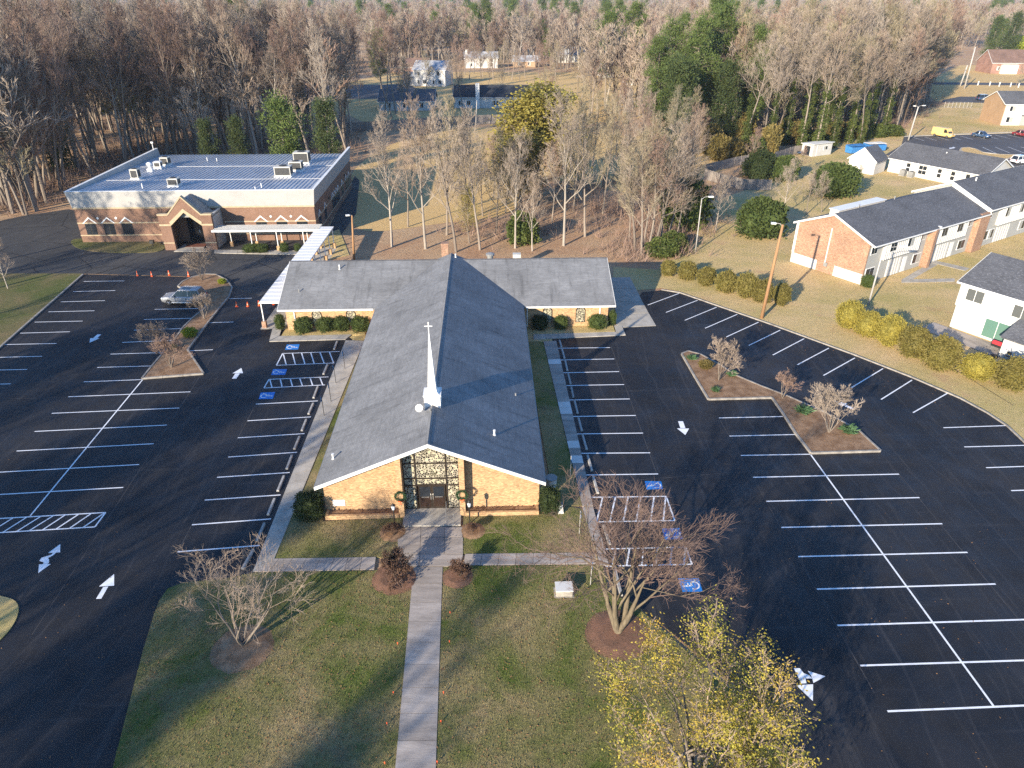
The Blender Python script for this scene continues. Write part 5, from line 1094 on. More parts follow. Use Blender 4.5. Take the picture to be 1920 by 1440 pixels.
# ================================================================ vegetation
def rv(r): return Vector((r.gauss(0,1), r.gauss(0,1), r.gauss(0,1)))
def rot_about(v, axis, a): return Matrix.Rotation(a, 3, axis) @ v
class Tree:
    """bare branching tree; trunk and crown are two meshes"""
    def __init__(s, seed, H, r0, trunk_h, limbs, L1, ang, kids, ratio, up=.12, wig=.16, tw=.02, levels=4, lean=0, multi=0, tilt=(.3,.62), sub_ang=38, rtaper=.5, first=.35, cone=.5, zig=1.0):
        s.r = random.Random(seed); s.t = MB(); s.c = MB(); s.tips = []; s.kids = kids; s.ratio = ratio; s.up = up; s.wig = wig; s.tw = tw; s.levels = levels; s.sa = sub_ang
        r = s.r
        stems = multi or 1
        for m_ in range(stems):
            d = Vector((0,0,1))
            if multi:
                a = 2*math.pi*m_/multi+r.uniform(-.4,.4); tl = r.uniform(*tilt); d = Vector((math.sin(tl)*math.cos(a), math.sin(tl)*math.sin(a), math.cos(tl)))
            else: d = (d+Vector((r.uniform(-.04,.04)+lean, r.uniform(-.04,.04), 0))).normalized()
            pts = [Vector((0,0,-.15))]; n = 9; Ht = trunk_h*(r.uniform(.8,1.05) if multi else 1); p = Vector((0,0,0))
            for i in range(n):
                pts.append(p.copy()); d = (d+rv(r)*wig*.35*zig+Vector((0,0,.08))).normalized(); p = p+d*Ht/(n-1)
            rr = (r0*.6 if multi else r0)
            rad = [rr*1.35]+[max(rr*(1-.86*(i/(n-1))**.9), tw) for i in range(n)]
            s.t.tube(pts, rad, 8, cap=False)
            k = max(2, limbs//stems)
            for i in range(k):
                f = first+(1-first)*((i+.5)/k)**.9; x = f*(n-1); j = min(int(x), n-2); q = pts[j+1].lerp(pts[j+2], x-j)
                dd = (pts[j+2]-pts[j+1]).normalized(); az = i*2.39996+r.uniform(-.5,.5)
                a = R(ang)*r.uniform(.75,1.2)*(1.15-.5*(f-first)/(1-first+1e-6))
                ax = dd.orthogonal().normalized(); ax = rot_about(ax, dd, az); di = rot_about(dd, ax, a)
                ll = L1*(1-cone*(f-first)/(1-first+1e-6))*r.uniform(.75,1.2)
                s.limb(q, di, ll, max(rr*(1-.8*f)*.55, tw*1.6), 1)
            s.limb(pts[-1], d, L1*.45, max(rr*.16, tw*1.5), 2)
    def limb(s, p, d, L, rad, lev):
        r = s.r; n = 4 if lev == 1 else 3 if lev == 2 else 2
        pts = [p]; q = p.copy(); dirs = [d]
        for i in range(n):
            d = (d+rv(r)*s.wig+Vector((0,0,s.up))).normalized(); q = q+d*L/n; pts.append(q.copy()); dirs.append(d)
        tw = s.tw
        (s.t if lev == 1 and rad > .03 else s.c).tube(pts, [max(rad*(1-.68*i/n), tw*(.9 if i < n else .5)) for i in range(n+1)], 5 if lev == 1 and rad > .05 else 3, cap=False)
        if lev >= s.levels: s.tips.append((pts[-1], d)); s.tips.append((pts[1], d)); return
        k = s.kids[lev-1]
        for i in range(k):
            f = .25+.75*(i+r.uniform(.2,.8))/k; x = f*n; j = min(int(x), n-1); pp = pts[j].lerp(pts[j+1], x-j)
            dd = dirs[j+1]; ax = rot_about(dd.orthogonal().normalized(), dd, r.uniform(0, 6.283)); di = rot_about(dd, ax, R(s.sa)*r.uniform(.6,1.35))
            s.limb(pp, di, L*s.ratio*(1.15-.45*f)*r.uniform(.75,1.2), max(rad*(1-.6*f)*.6, tw), lev+1)
    def leaves(s, per, size, spread, seed=3, droop=0):
        r = random.Random(seed); b = MB()
        for p, d in s.tips:
            for _ in range(per):
                c = p+rv(r)*spread; a = (rv(r)+d*.6-Vector((0,0,droop))).normalized()*size*r.uniform(.6,1.3); e = a.cross(rv(r)).normalized()*size*.32
                b.face([c, c+a*.5-e, c+a, c+a*.5+e])
        return b
    def meshes(s, nm, bark, twig): return s.t.mesh(nm+'_trunk', K[bark], False, True), s.c.mesh(nm+'_crown', K[twig], False)
def place_tree(name, label, me, loc, rz=0, sc_=1, group=None, extra=None, cat='tree'):
    t = thing(name, label, cat, loc, rz, group, sc_); inst('trunk', me[0], t); c = inst('crown', me[1], t)
    if extra: inst('leaves', extra, c)
    return t
# --- prototypes
tall = []
for i, (bk, tg) in enumerate((('bark_pale','twig'),('bark','twig'),('bark','twig_red'),('bark_pale','twig_pale'),('bark','twig_dark'),('bark','twig'),('bark','twig_olive'))):
    T = Tree(20+i, 24, .27, 22+i % 3, 17, 6.6+.4*(i % 2), 44, (6,6,5), .53, .17, .15, .017, 4, first=.38+.05*(i % 3), cone=.55)
    tall.append(T.meshes('tall_tree', bk, tg))
mid = []
for i, (bk, tg) in enumerate((('bark_pale','twig'),('bark','twig'),('bark','twig_olive'),('bark','twig_red'))):
    T = Tree(50+i, 16, .19, 14.5, 17, 5.0, 44, (6,6,5), .52, .15, .15, .0125, 4, first=.24+.06*(i % 2), cone=.55)
    mid.append(T.meshes('mid_tree', bk, tg))
T = Tree(70, 9, .3, 7.0, 10, 5.2, 55, (6,6,5), .52, .1, .2, .014, 4, first=.35, cone=.35); spread_me = T.meshes('spreading_tree', 'bark_dark', 'twig_dark')
farm = []
for i, (bk, tg) in enumerate((('bark','twig'),('bark','twig_red'),('bark_pale','twig_pale'),('bark','twig'),('bark_dark','twig_dark'),('bark','twig_olive'),('bark','twig'))):
    T = Tree(90+i, 20, .3, 17, 12, 6.2, 48, (6,6), .55, .16, .16, .055, 3, first=.35, cone=.5); b = MB(); b.v = T.t.v+T.c.v; o = len(T.t.v); b.f = T.t.f+[tuple(x+o for x in f) for f in T.c.f]; b.m = [0]*len(T.t.f)+[1]*len(T.c.f)
    farm.append(b.mesh('far_tree', [K[bk], K[tg]], False))
def pine_mesh(seed, H, rc, z0, nb, bark='bark', needles='pine'):
    r = random.Random(seed); t = MB(); t.tube([(0,0,-.1),(.1,0,H*.5),(0,.1,H*.97)], [.3,.2,.05], 8, cap=False); c = MB(); br = MB()
    for i in range(nb):
        f = (i+r.random())/nb; z = z0+(H-z0)*f; L = rc*(.3+.7*math.sin(math.pi*min(1, .18+f*.8)))*r.uniform(.45,1.15); a = r.uniform(0, 6.283)
        d = Vector((math.cos(a), math.sin(a), r.uniform(-.1,.45))); e = Vector((0,0,z))+d*L
        br.tube([(0,0,z-.2), tuple(Vector((0,0,z))+d*L*.5), tuple(e)], [.06,.04,.02], 3, cap=False)
        for _ in range(4):
            cc = Vector((0,0,z))+d*L*r.uniform(.4,1.05)+rv(r)*.45
            for _ in range(36):
                v = rv(r).normalized(); p = cc+v*r.uniform(.1,.95)*Vector((1,1,.65)).length/1.5; q = (v+Vector((0,0,.5))).normalized()*r.uniform(.28,.5); w3 = q.cross(rv(r)).normalized()*.085
                c.face([p-w3, p+w3, p+q])
    c.v += []; me = c.mesh('pine_needles', K[needles], False); return t.mesh('pine_trunk', K[bark], False, True), me, br.mesh('pine_branches', K[bark], False)
pines = [pine_mesh(5, 26, 5.2, 6, 105), pine_mesh(6, 24, 4.8, 7, 95, needles='pine'), pine_mesh(7, 11, 2.8, 1.0, 60), pine_mesh(8, 15, 2.6, 1.5, 70, needles='pine_dark'), pine_mesh(9, 15, 1.5, .5, 75, needles='ivy')]
def place_pine(label, k, loc, sc_=1, name='pine_tree', rz=None, group=None):
    t = thing(name, label, 'tree', loc, rnd.uniform(0, 6) if rz is None else rz, group, sc_); inst('trunk', pines[k][0], t); c = inst('crown', pines[k][1], t); inst('branches', pines[k][2], c)
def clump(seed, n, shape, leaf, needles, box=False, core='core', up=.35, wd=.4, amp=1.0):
    """dense evergreen shrub of unit size (radius 1, height 2) : leafy shell over a twiggy core"""
    r = random.Random(seed); b = MB()
    off = Vector((seed*1.7, seed*.9, 0))
    def surf(v):
        bump_ = 1+.26*amp*mnoise.noise(v*1.9+off)+.15*amp*mnoise.noise(v*4.5+off)
        if box: 
            mx = (abs(v.x)**4+abs(v.y)**4+abs(v.z)**4)**.25; return v/mx*.86*bump_
        return v*bump_*shape(v.z)
    for i in range(n):
        v = rv(r).normalized(); p = surf(v)*(1+r.gauss(-.05,.09)); nrm = (v+rv(r)*.55+Vector((0,0,up))).normalized()*leaf*r.uniform(.6,1.3); e = nrm.cross(rv(r)).normalized()*leaf*wd
        p = p+Vector((0,0,1)); 
        if p.z < .03: continue
        b.face([p-e*.4, p+nrm*.5-e, p+nrm, p+nrm*.5+e])
    c = MB(); m_, k_ = 10, 12
    rows = []
    for i in range(m_+1):
        th = math.pi*i/m_; rows.append([tuple(surf(Vector((math.sin(th)*math.cos(2*math.pi*j/k_), math.sin(th)*math.sin(2*math.pi*j/k_), math.cos(th)+1e-4)).normalized())*.86+Vector((0,0,1))) for j in range(k_)])
    for i in range(m_):
        for j in range(k_): c.face([rows[i][j], rows[i+1][j], rows[i+1][(j+1) % k_], rows[i][(j+1) % k_]])
    return b.mesh('shrub_leaves', K[needles], False), c.mesh('shrub_core', K[needles], False)
ball = lambda z: 1.0
egg = lambda z: 1.0-.22*z
cone_s_ = lambda z: (1-.38*z)
sh = {'olive': clump(1, 3600, egg, .13, 'hedge_olive'), 'olive2': clump(2, 3600, ball, .13, 'hedge_olive'), 'gold': clump(3, 4200, ball, .10, 'hedge_gold', amp=.55), 'gold2': clump(4, 4200, egg, .10, 'hedge_gold', amp=.55),
      'holly': clump(5, 3000, ball, .13, 'holly', True), 'holly2': clump(6, 3000, ball, .13, 'holly', True), 'hollydark': clump(7, 3400, ball, .11, 'holly_dark', True), 'magnolia': clump(8, 4200, cone_s_, .11, 'holly', wd=.5), 'scrub': clump(9, 2600, ball, .2, 'olive_scrub'), 'ivy': clump(10, 3000, cone_s_, .16, 'ivy'), 'lime': clump(11, 1400, ball, .22, 'lime'), 'mage2': clump(12, 3600, cone_s_, .12, 'holly_dark')}
def shrub(name, label, kind, base, w_, h, group=None, d=None, rz=None, z=0.03, cat='shrub'):
    p = G(*base) if isinstance(base, tuple) else base
    t = thing(name, label, cat, (p.x, p.y, z), rnd.uniform(0, 6.28) if rz is None else rz, group, (w_/2, (d or w_)/2, h/2)); inst('foliage', sh[kind][0], t); inst('inner_foliage', sh[kind][1], t); return t
# --- shrubs beside the church wings and doors
for u, v, w_, h, k, lab in ((527,618,1.0,1.7,'holly','narrow clipped holly at the left end of the church wing'),(570,623,1.9,1.6,'holly','clipped holly beside the downspout of the left wing'),(611,621,1.7,1.55,'holly2','clipped holly between the two left wing windows, left one'),(641,620,1.7,1.6,'holly','clipped holly between the two left wing windows, right one'),(677,620,2.0,1.6,'holly2','clipped holly under the second left wing window by the nave')):
    shrub('holly_shrub', lab, k, (u, v), w_, h, 'clipped hollies along the left wing')
for u, v, w_, h, k, lab in ((1012,617,1.6,1.5,'hollydark','shaded clipped holly in the corner of nave and right wing'),(1051,616,1.5,1.4,'holly2','clipped holly between the two right wing windows'),(1119,616,1.8,1.5,'holly','largest clipped holly near the right end of the wing'),(1147,609,.9,1.6,'holly2','narrow clipped holly round the corner of the right wing')):
    shrub('holly_shrub', lab, k, (u, v), w_, h, 'clipped hollies along the right wing')
shrub('holly_shrub', 'large dark holly at the front left corner of the church', 'hollydark', (583,969), 2.0, 1.9, rz=.1); shrub('holly_shrub', 'tall dark holly at the front right corner of the church', 'hollydark', (1030,961), 1.5, 2.1, rz=.1)
# --- hedges in the east verge
og = [(1252,516,1.9,1.9),(1288,522,2.3,2.3),(1323,534,2.2,2.2),(1360,545,2.5,2.6),(1398,556,2.5,2.8),(1428,564,2.3,2.7),(1463,571,1.9,2.5)]
for i, (u, v, w_, h) in enumerate(og): shrub('arborvitae_shrub', f'olive green arborvitae in the row left of the timber pole, {ords[i]} from the church', 'olive' if i % 2 else 'olive2', (u, v), w_*.95, h, 'olive hedge beside the timber pole')
gd = [(1588,614,2.9,3.0,'gold'),(1624,628,2.7,2.8,'gold2'),(1664,646,2.9,3.1,'gold'),(1709,667,3.0,3.0,'olive2'),(1760,688,3.2,3.3,'olive'),(1827,709,3.0,2.4,'gold'),(1893,726,3.2,2.8,'olive2')]
for i, (u, v, w_, h, k) in enumerate(gd): shrub('globe_shrub', ['golden globe shrub nearest the pale lamp post','golden globe shrub second from the pale lamp post','golden globe shrub third from the pale lamp post, last gold one before the olive pair','olive globe shrub next to the third golden one','largest olive globe shrub in front of the town house','bright golden globe shrub in front of the patio of the town house','olive twiggy shrub at the right edge past the golden globe'][i], k, (u, v), w_*.92, h, 'globe shrubs in front of the white town house')
shrub('evergreen_tree', 'big dense evergreen beside the brick gable of the apartments', 'magnolia', (1424,441), 6.2, 6.6, cat='tree'); shrub('evergreen_tree', 'dark evergreen beside the board fence corner', 'mage2', (1420,333), 5.5, 6.2, cat='tree'); shrub('evergreen_tree', 'rounded evergreen left of the gabled store', 'magnolia', (1562,366), 7.0, 6.6, cat='tree'); shrub('evergreen_tree', 'evergreen between the fence and the white shed', 'magnolia', (1470,337), 4.6, 5.4, cat='tree')
shrub('round_shrub', 'small round shrub at the foot of the brick gable', 'holly', (1625,539), 1.5, 1.5)
shrub('round_shrub', 'small round bush at the far brick house', 'lime', (1902,105), 12, 10)
for i, (u, v, w_, h) in enumerate(((478,478,2.2,1.0),(497,478,2.0,1.0),(540,478,1.2,1.2),(565,477,1.0,1.0))): shrub('low_shrub', f'low shrub under the hall canopy, {ords[i]} from the porch', 'holly', (u-6, v-6), w_, h, 'shrubs under the hall canopy')
# --- crape myrtles and plants in the islands
def vase(seed, H, tw=.008, kids=(6,5,5), limbs=18, stems=6, twig='twig', bark='bark'):
    T = Tree(seed, H, .055, H*.62, limbs, H*.42, 38, kids, .56, .09, .17, tw, 4, multi=stems, tilt=(.2,.7), first=.35, cone=.25); return T.meshes('myrtle', bark, twig)
vases = [vase(101, 3.4), vase(102, 2.3, stems=7, twig='twig_red'), vase(103, 3.2), vase(104, 2.8, twig='twig_red')]
for lab, k, px, s_, rz in (('bare crape myrtle in the upper part of the right planted island', 0, (1347,715), 1.12, 0), ('small bare crape myrtle at the neck of the right planted island', 1, (1466,749), 1.0, 1), ('widest bare crape myrtle at the lower end of the right planted island', 2, (1553,813), 1.25, 2), ('bare crape myrtle at the lower end of the left planted island', 3, (322,691), 1.15, .5), ('bare crape myrtle beside the silver car', 0, (384,600), .8, 2.2), ('bare crape myrtle on the upper lobe of the left island', 2, (379,527), 1.2, 4)):
    place_tree('crape_myrtle', lab, vases[k], G(*px)+V(0,0,.1), rz, s_*1.2, 'crape myrtles in the planted islands')
place_tree('crape_myrtle', 'wide bare crape myrtle overhanging the stalls left of the island', vases[2], G(296,664)+V(0,0,.0), 1.1, 1.15, 'crape myrtles in the planted islands')
tu = MB(); r_ = random.Random(4)
for k in range(260):
    a = r_.uniform(0,6.283); d = Vector((math.cos(a), math.sin(a), r_.uniform(.5,2.2))).normalized(); L = r_.uniform(.3,.6); p = Vector((r_.gauss(0,.09), r_.gauss(0,.09), 0)); e = Vector((-d.y,d.x,0)).normalized()*.022; m1 = p+d*L*.6; m2 = p+d*L+Vector((0,0,-.12))
    tu.face([p-e, p+e, m1+e]); tu.face([p-e, m1+e, m2])
tuft = tu.mesh('tuft_blades', K['liriope'], False)
for i, (u, v, s_, lab) in enumerate(((1296,675,1.2,'green strap-leaved tuft at the tip of the right island'),(1371,706,1.2,'green strap-leaved tuft right of the upper myrtle'),(1341,735,1.0,'green strap-leaved tuft below the upper myrtle'),(1506,775,1.6,'largest green strap-leaved tuft left of the lower myrtle'),(1589,812,1.7,'green strap-leaved tuft right of the lower myrtle'))):
    t = thing('grass_tuft', lab, 'plant', G(u,v)+V(0,0,.12), i, 'strap-leaved tufts in the right island', s_); inst('blades', tuft, t)
shrub('lime_shrub', 'bright lime green shrub in the left planted island', 'lime', (357,632), 1.3, .9, z=.12); shrub('lime_shrub', 'yellow green shrub on the upper lobe of the left island', 'lime', (417,533), .9, .6, z=.12); shrub('low_shrub', 'brown dried shrub beside the upper myrtle of the right island', 'scrub', (1322,691), 1.2, .7, z=.12)
shrub('lime_shrub', 'small yellow green plant at the waist of the left island', 'lime', (328,655), .6, .4, z=.12)
# brown leafed shrubs at the walk
def brown_shrub(seed, H, leaf):
    T = Tree(seed, H, .05, H*.5, 16, H*.5, 45, (5,4,3), .6, .06, .2, .012, 4, multi=6, first=.2, cone=.2); me = T.meshes('brown_shrub', 'bark_dark', 'twig_dark'); return me, T.leaves(2, leaf, .06).mesh('brown_shrub_leaves', K['brown_leaf'], False)
bs = [brown_shrub(111, 1.5, .085), brown_shrub(112, 1.2, .08)]
for i, (u, v, s_, lab) in enumerate(((741,1084,1.25,'large brown-leaved shrub left of the front walk'),(862,1083,1.0,'brown-leaved shrub right of the front walk'),(739,1006,.75,'small brown-leaved shrub left of the church porch'),(886,1000,.6,'pale dried shrub right of the church porch'))):
    place_tree('brown_shrub', lab, bs[i % 2][0], G(u,v)+V(0,0,.1), i, s_, 'brown shrubs by the church walk', bs[i % 2][1], 'shrub')
# --- the two bare lawn trees and the yellow one
T = Tree(211, 9, .36, 6.2, 21, 5.0, 60, (7,7,6), .55, .10, .19, .0075, 4, multi=6, tilt=(.2,.66), first=.25, cone=.2); lm = T.meshes('lawn_maple', 'bark_olive', 'twig_dark')
place_tree('bare_maple', 'spreading bare maple with olive limbs over the accessible parking bays', lm, G(1158,1186)+V(0,0,.08), 1.2, 1.0)
T = Tree(221, 5, .13, 4.2, 18, 2.8, 46, (5,5,4), .58, .10, .2, .006, 4, multi=6, tilt=(.4,.9), first=.3, cone=.15); cm = T.meshes('lawn_cherry', 'bark', 'twig')
place_tree('bare_cherry', 'low spreading bare pale tree in the mulch ring on the left lawn', cm, G(455,1212)+V(0,0,.08), 2.6, 1.05)
T = Tree(230, 7, .3, 5.6, 34, 4.0, 36, (6,6,4), .52, .16, .12, .011, 4, multi=12, tilt=(.15,.85), first=.15, cone=.3); ym = T.meshes('yellow_tree', 'bark', 'twig'); yl = T.leaves(3, .10, .2, 5, .4).mesh('yellow_tree_leaves', K['fall_leaf'], False)
place_tree('yellow_tree', 'many-stemmed tree with fading yellow leaves at the bottom edge', ym, G(1308,1485)+V(0,0,.04), 0, (1.2,1.2,.88), None, yl)
# --- trees in the middle ground
MG = 'bare trees behind the church'
midlist = [((735,462),0,.92,'pale bare tree beside the dark drive behind the church, nearest the brick hall'),((798,466),0,1.02,'slender pale trunk second from the brick hall behind the church'),((855,472),1,1.0,'bare tree with dark forked limbs just left of the chimney'),((900,468),1,.95,'bare tree just right of the church chimney'),((966,465),0,.8,'bare pale trunk behind the exhaust fan of the church'),((1057,460),0,1.05,'tall pale-trunked bare tree behind the right wing'),((1097,443),2,1.05,'tall bare tree with dark trunk right of the pale one'),((998,470),0,.55,'short twisted bare tree with pale limbs behind the right wing'),((1130,400),2,.9,'bare tree behind the sandy patch'),((930,440),2,.75,'young bare tree behind the chimney'),((878,420),1,.8,'thin bare tree at the edge of the dry field'),((838,440),2,.95,'wispy bare tree left of the chimney, set back from the row'),((905,405),2,.6,'wispy bare tree in front of the yellow crown, left side'),((948,400),1,.6,'wispy bare tree directly below the yellow crown'),((1035,415),3,.62,'wispy reddish bare tree below the yellow crown, right side'),((1075,395),2,.8,'wispy bare tree right of the yellow crown'),((925,375),3,.55,'low wispy bare tree left of the yellow crown'),((765,425),1,.75,'low bare tree at the corner of the hall shadow')]
for px, k, s_, lab in midlist: place_tree('bare_tree', lab, mid[k], G(*px), rnd.uniform(0,6), (s_*1.08, s_*1.08, s_*1.2), MG)
for i, (px, k, s_) in enumerate((((1190,472),1,1.02),((1203,478),2,.98),((1215,474),3,.95),((1228,470),1,1.05),((1240,465),2,.92),((1206,462),3,.9),((1180,455),2,.85),((1252,452),1,.9),((1225,440),2,1.0),((1270,440),3,.8))):
    place_tree('bare_tree', f'brownish bare tree of the thick clump, {ords[i]} from the right wing', mid[k], G(*px), rnd.uniform(0,6), s_, 'thick clump beside the slim street lamp')
for i, (px, k, s_) in enumerate((((1130,350),2,.95),((1165,345),1,1.0),((1200,350),3,1.0),((1240,365),2,.95),((1275,380),1,.9),((1110,320),2,.9),((1155,300),3,1.0),((1210,305),1,1.0),((1250,320),2,.95),((1060,310),1,.9),((1085,345),2,.85),((1290,345),3,.85),((1300,310),2,.9))):
    place_tree('bare_tree', f'bare tree of the belt right of the yellow crown, {ords[i]} along it', mid[k], G(*px), rnd.uniform(0,6), s_*1.0, 'belt of bare trees right of the field')
for px, s_, lab in (((1342,432),.5,'small bare sapling beside the dense evergreen'),((1467,404),.55,'bare sapling behind the brick gable'),((1512,402),.42,'low bare sapling behind the apartment roof'),((1540,398),.4,'bare sapling in front of the rounded evergreen'),((1405,330),.55,'bare sapling inside the board fence'),((1600,360),.3,'low bare bush left of the gabled store'),((1498,330),.35,'thin bare sapling near the shed'),((1905,160),.6,'thin bare tree in the meadow by the far road')):
    place_tree('bare_sapling', lab, mid[rnd.choice((0,1,3))], G(*px), rnd.uniform(0,6), (s_*1.15, s_*1.15, s_), 'saplings around the estate')
place_tree('bare_sapling', 'bare sapling at the left edge on the rough lawn', mid[0], G(15,541), 1, .38, 'saplings around the estate')
T = Tree(301, 16, .22, 13, 26, 4.6, 46, (6,5,4), .5, .12, .15, .018, 4, first=.12, cone=.55); ytm = T.meshes('poplar', 'bark', 'twig'); ytl = T.leaves(3, .3, .45, 6).mesh('poplar_leaves', K['yellow_leaf'], False)
place_tree('yellow_tree', 'tall tree with bright yellow crown in the middle of the field', ytm, G(1008,368), .5, (2.3,2.3,1.2), None, ytl)
place_tree('yellow_tree', 'lower yellow-olive crown beside the bright yellow tree', ytm, G(975,395), 2.5, (1.5,1.5,.75), None, T.leaves(1, .3, .5, 8).mesh('poplar_leaves', K['olive_scrub'], False))
place_tree('yellow_tree', 'thin tree with sparse yellow leaves behind the church chimney', mid[1], G(880,455), 2.5, .55, None, T.leaves(1, .2, .6, 9).mesh('poplar_leaves', K['yellow_leaf'], False))
shrub('evergreen_bush', 'dark green bush behind the right wing of the church', 'ivy', (980,455), 4.0, 5.0); shrub('evergreen_bush', 'broad evergreen behind the clump left of the slim street lamp', 'ivy', (1280,425), 6.5, 8.5); shrub('evergreen_bush', 'low evergreen bush at the foot of the thick clump', 'ivy', (1240,478), 4.0, 2.6); shrub('evergreen_bush', 'evergreen bush right of the thick clump behind the olive hedge', 'ivy', (1262,470), 3.5, 3.0)
for p, k, s_, lab in (((-43.9,142.5,0),2,1.3,'young green pine behind the hall roof, brightest of the pair'),((-35,141,0),3,.95,'slender young pine behind the right rear corner of the hall'),((-58,141,0),3,.72,'dark young pine behind the left half of the hall roof'),((-52.5,142,0),3,.74,'dark young pine behind the middle of the hall roof'),(tuple(G(716,176)),1,.85,'tall pine beyond the fence left of the white houses')): place_pine(lab, k, p, s_)
for px, k, s_, lab in (((1245,262),0,1.0,'tall green pine at the left side of the pine group'),((1290,268),1,1.1,'tall green pine at the front of the pine group'),((1330,258),0,1.12,'tallest green pine in the pine group'),((1370,255),1,1.05,'tall green pine at the right side of the pine group'),((1310,240),0,1.1,'tall green pine at the back of the pine group'),((1272,285),3,1.2,'lower dark pine at the foot of the pine group'),((1222,268),1,.95,'green pine at the far left fringe of the pine group'),((1400,262),0,.95,'green pine at the far right fringe of the pine group'),((1258,288),3,1.3,'lower dark pine in front of the left fringe of the pines'),((1350,278),3,1.2,'lower dark pine in front of the tallest pine'),((1850,118),3,1.4,'dark pine by the far brick house'),((1885,112),3,1.5,'second dark pine by the far brick house'),((1868,108),1,.8,'tall far pine behind the brick house')): place_pine(lab, k, G(*px), s_, group=None)
# ivy-clad trunks and scrub on the east wood's edge
iv = MB(); r_ = random.Random(21)
for k in range(120):
    z_ = 15*r_.random()**1.2; a_ = r_.uniform(0, 6.283); q = r_.uniform(.1, 1.0)*(1.15-z_/20); c_ = Vector((q*math.cos(a_), q*math.sin(a_), z_))
    for _ in range(30):
        p = c_+rv(r_)*.28; d_ = rv(r_).normalized()*r_.uniform(.18,.34); e_ = d_.cross(rv(r_)).normalized()*.12; iv.face([p, p+d_*.5-e_, p+d_, p+d_*.5+e_])
ivm = iv.mesh('ivy_leaves', K['ivy'], False)
for i, (px, s_) in enumerate((((1530,285),1.0),((1560,278),.9),((1500,280),.95),((1440,285),.85),((1590,268),.95),((1625,262),.9),((1470,272),1.0),((1545,262),1.1),((1395,280),.9),((1655,255),.9),((1515,268),1.05),((1610,275),.8))): place_tree('ivy_clad_tree', f'ivy-clad trunk at the edge of the right wood, {ords[i]} counted along it', tall[(1,6,5)[i % 3]], G(*px), i*1.3, (s_*1.1, s_*1.1, s_), 'ivy-clad trunks of the right wood', ivm)
for i, (px, w_, h) in enumerate((((1345,300),4,5),((1370,302),5,4.5),((1405,292),5,5),((1440,290),4,6),((1480,268),6,5),((1525,270),6,3.5),((1565,262),6,4),((1600,258),6,4),((1640,256),5,3.5),((1390,275),5,7),((1330,290),4,6),((1670,254),5,3))): shrub('scrub_bush', f'olive scrub bush along the edge of the right wood, {ords[i]} from the field', ('scrub','scrub','ivy')[i % 3], px, w_, h, 'scrub along the edge of the right wood')
# --- woods: trees near enough to tell apart stand singly
def inside(p, poly):
    c = False; n = len(poly); j = n-1
    for i in range(n):
        if (poly[i][1] > p[1]) != (poly[j][1] > p[1]) and p[0] < (poly[j][0]-poly[i][0])*(p[1]-poly[i][1])/(poly[j][1]-poly[i][1])+poly[i][0]: c = not c
        j = i
    return c
def scatter(px, n, mind, seed):
    r = random.Random(seed); poly = [tuple(G(*p).xy) for p in px]; xs = [p[0] for p in poly]; ys = [p[1] for p in poly]; out = []; tries = 0
    while len(out) < n and tries < n*60:
        tries += 1; p = (r.uniform(min(xs), max(xs)), r.uniform(min(ys), max(ys)))
        if not inside(p, poly) or any((p[0]-q[0])**2+(p[1]-q[1])**2 < mind*mind for q in out): continue
        out.append(p)
    return out
W1 = scatter([(-130,425),(60,402),(118,362),(165,335),(290,312),(420,308),(640,306),(662,272),(600,255),(300,258),(60,320),(-140,345)], 110, 2.7, 1) + scatter([(-140,343),(60,318),(300,256),(600,253),(668,258),(640,205),(300,195),(-150,215)], 75, 4.2, 5)
W2 = scatter([(1225,245),(1330,262),(1420,272),(1480,260),(1690,246),(1735,200),(1720,190),(1480,228),(1330,232),(1230,222)], 80, 3.2, 2) + scatter([(1230,221),(1330,231),(1480,227),(1720,189),(1755,150),(1600,140),(1400,160),(1230,190)], 38, 6, 6)
kinds = ('pale-trunked bare tree', 'grey bare tree', 'reddish-twigged bare tree', 'whitish bare tree', 'dark bare tree', 'brown-grey bare tree', 'olive-twigged bare tree')
for i, p in enumerate(W1):
    k = rnd.choice((0,0,1,2,3,4,5)); s_ = rnd.uniform(.95,1.28); west = p[0] < -66
    if west and p[1] < 150: k = rnd.choice((2,4,4,1))
    where = ('in the wood beyond the left wall of the brick hall' if p[1] < 140 else 'deep in the wood behind and left of the brick hall') if west else ('in the front rank of the wood behind the brick hall' if p[1] < 170 else 'deep in the wood behind the brick hall')
    place_tree('woodland_tree', f'{kinds[k]} {where}', tall[k], (p[0], p[1], 0), rnd.uniform(0,6.28), (s_*.95, s_*.95, s_), 'wood behind the brick hall')
for i, p in enumerate(W2):
    k = rnd.choice((1,2,6,6,5,6,3)); s_ = rnd.uniform(.92,1.24); where = ('by the pines' if p[0] < 62 else 'by the estate car park' if p[0] > 95 else 'above the white shed') + (' at the edge' if p[1] < 185 else ' deep inside')
    place_tree('woodland_tree', f'{kinds[k]} {where} of the right wood', tall[k], (p[0], p[1], 0), rnd.uniform(0,6.28), s_, 'wood right of the field')
for i, p in enumerate(scatter([(660,232),(900,226),(1090,230),(1230,225),(1235,160),(1090,130),(900,125),(700,130),(640,170)], 38, 10, 3)):
    place_tree('garden_tree', 'bare tree in the gardens around the far white houses', mid[rnd.choice((1,2,3))], (p[0], p[1], 0), rnd.uniform(0,6.28), rnd.uniform(.6,1.0), 'garden trees by the far houses')
for i, px in enumerate(((880,150),(902,146),(925,150),(960,150),(985,146),(800,178),(848,172),(1010,150),(1040,150),(770,190),(872,140),(945,138))): place_tree('garden_tree', f'bare tree standing in front of the far white houses, {ords[i]} of twelve', mid[(1,3,2)[i % 3]], G(*px), i*1.7, (1.1,1.1,.85), 'trees before the far houses')
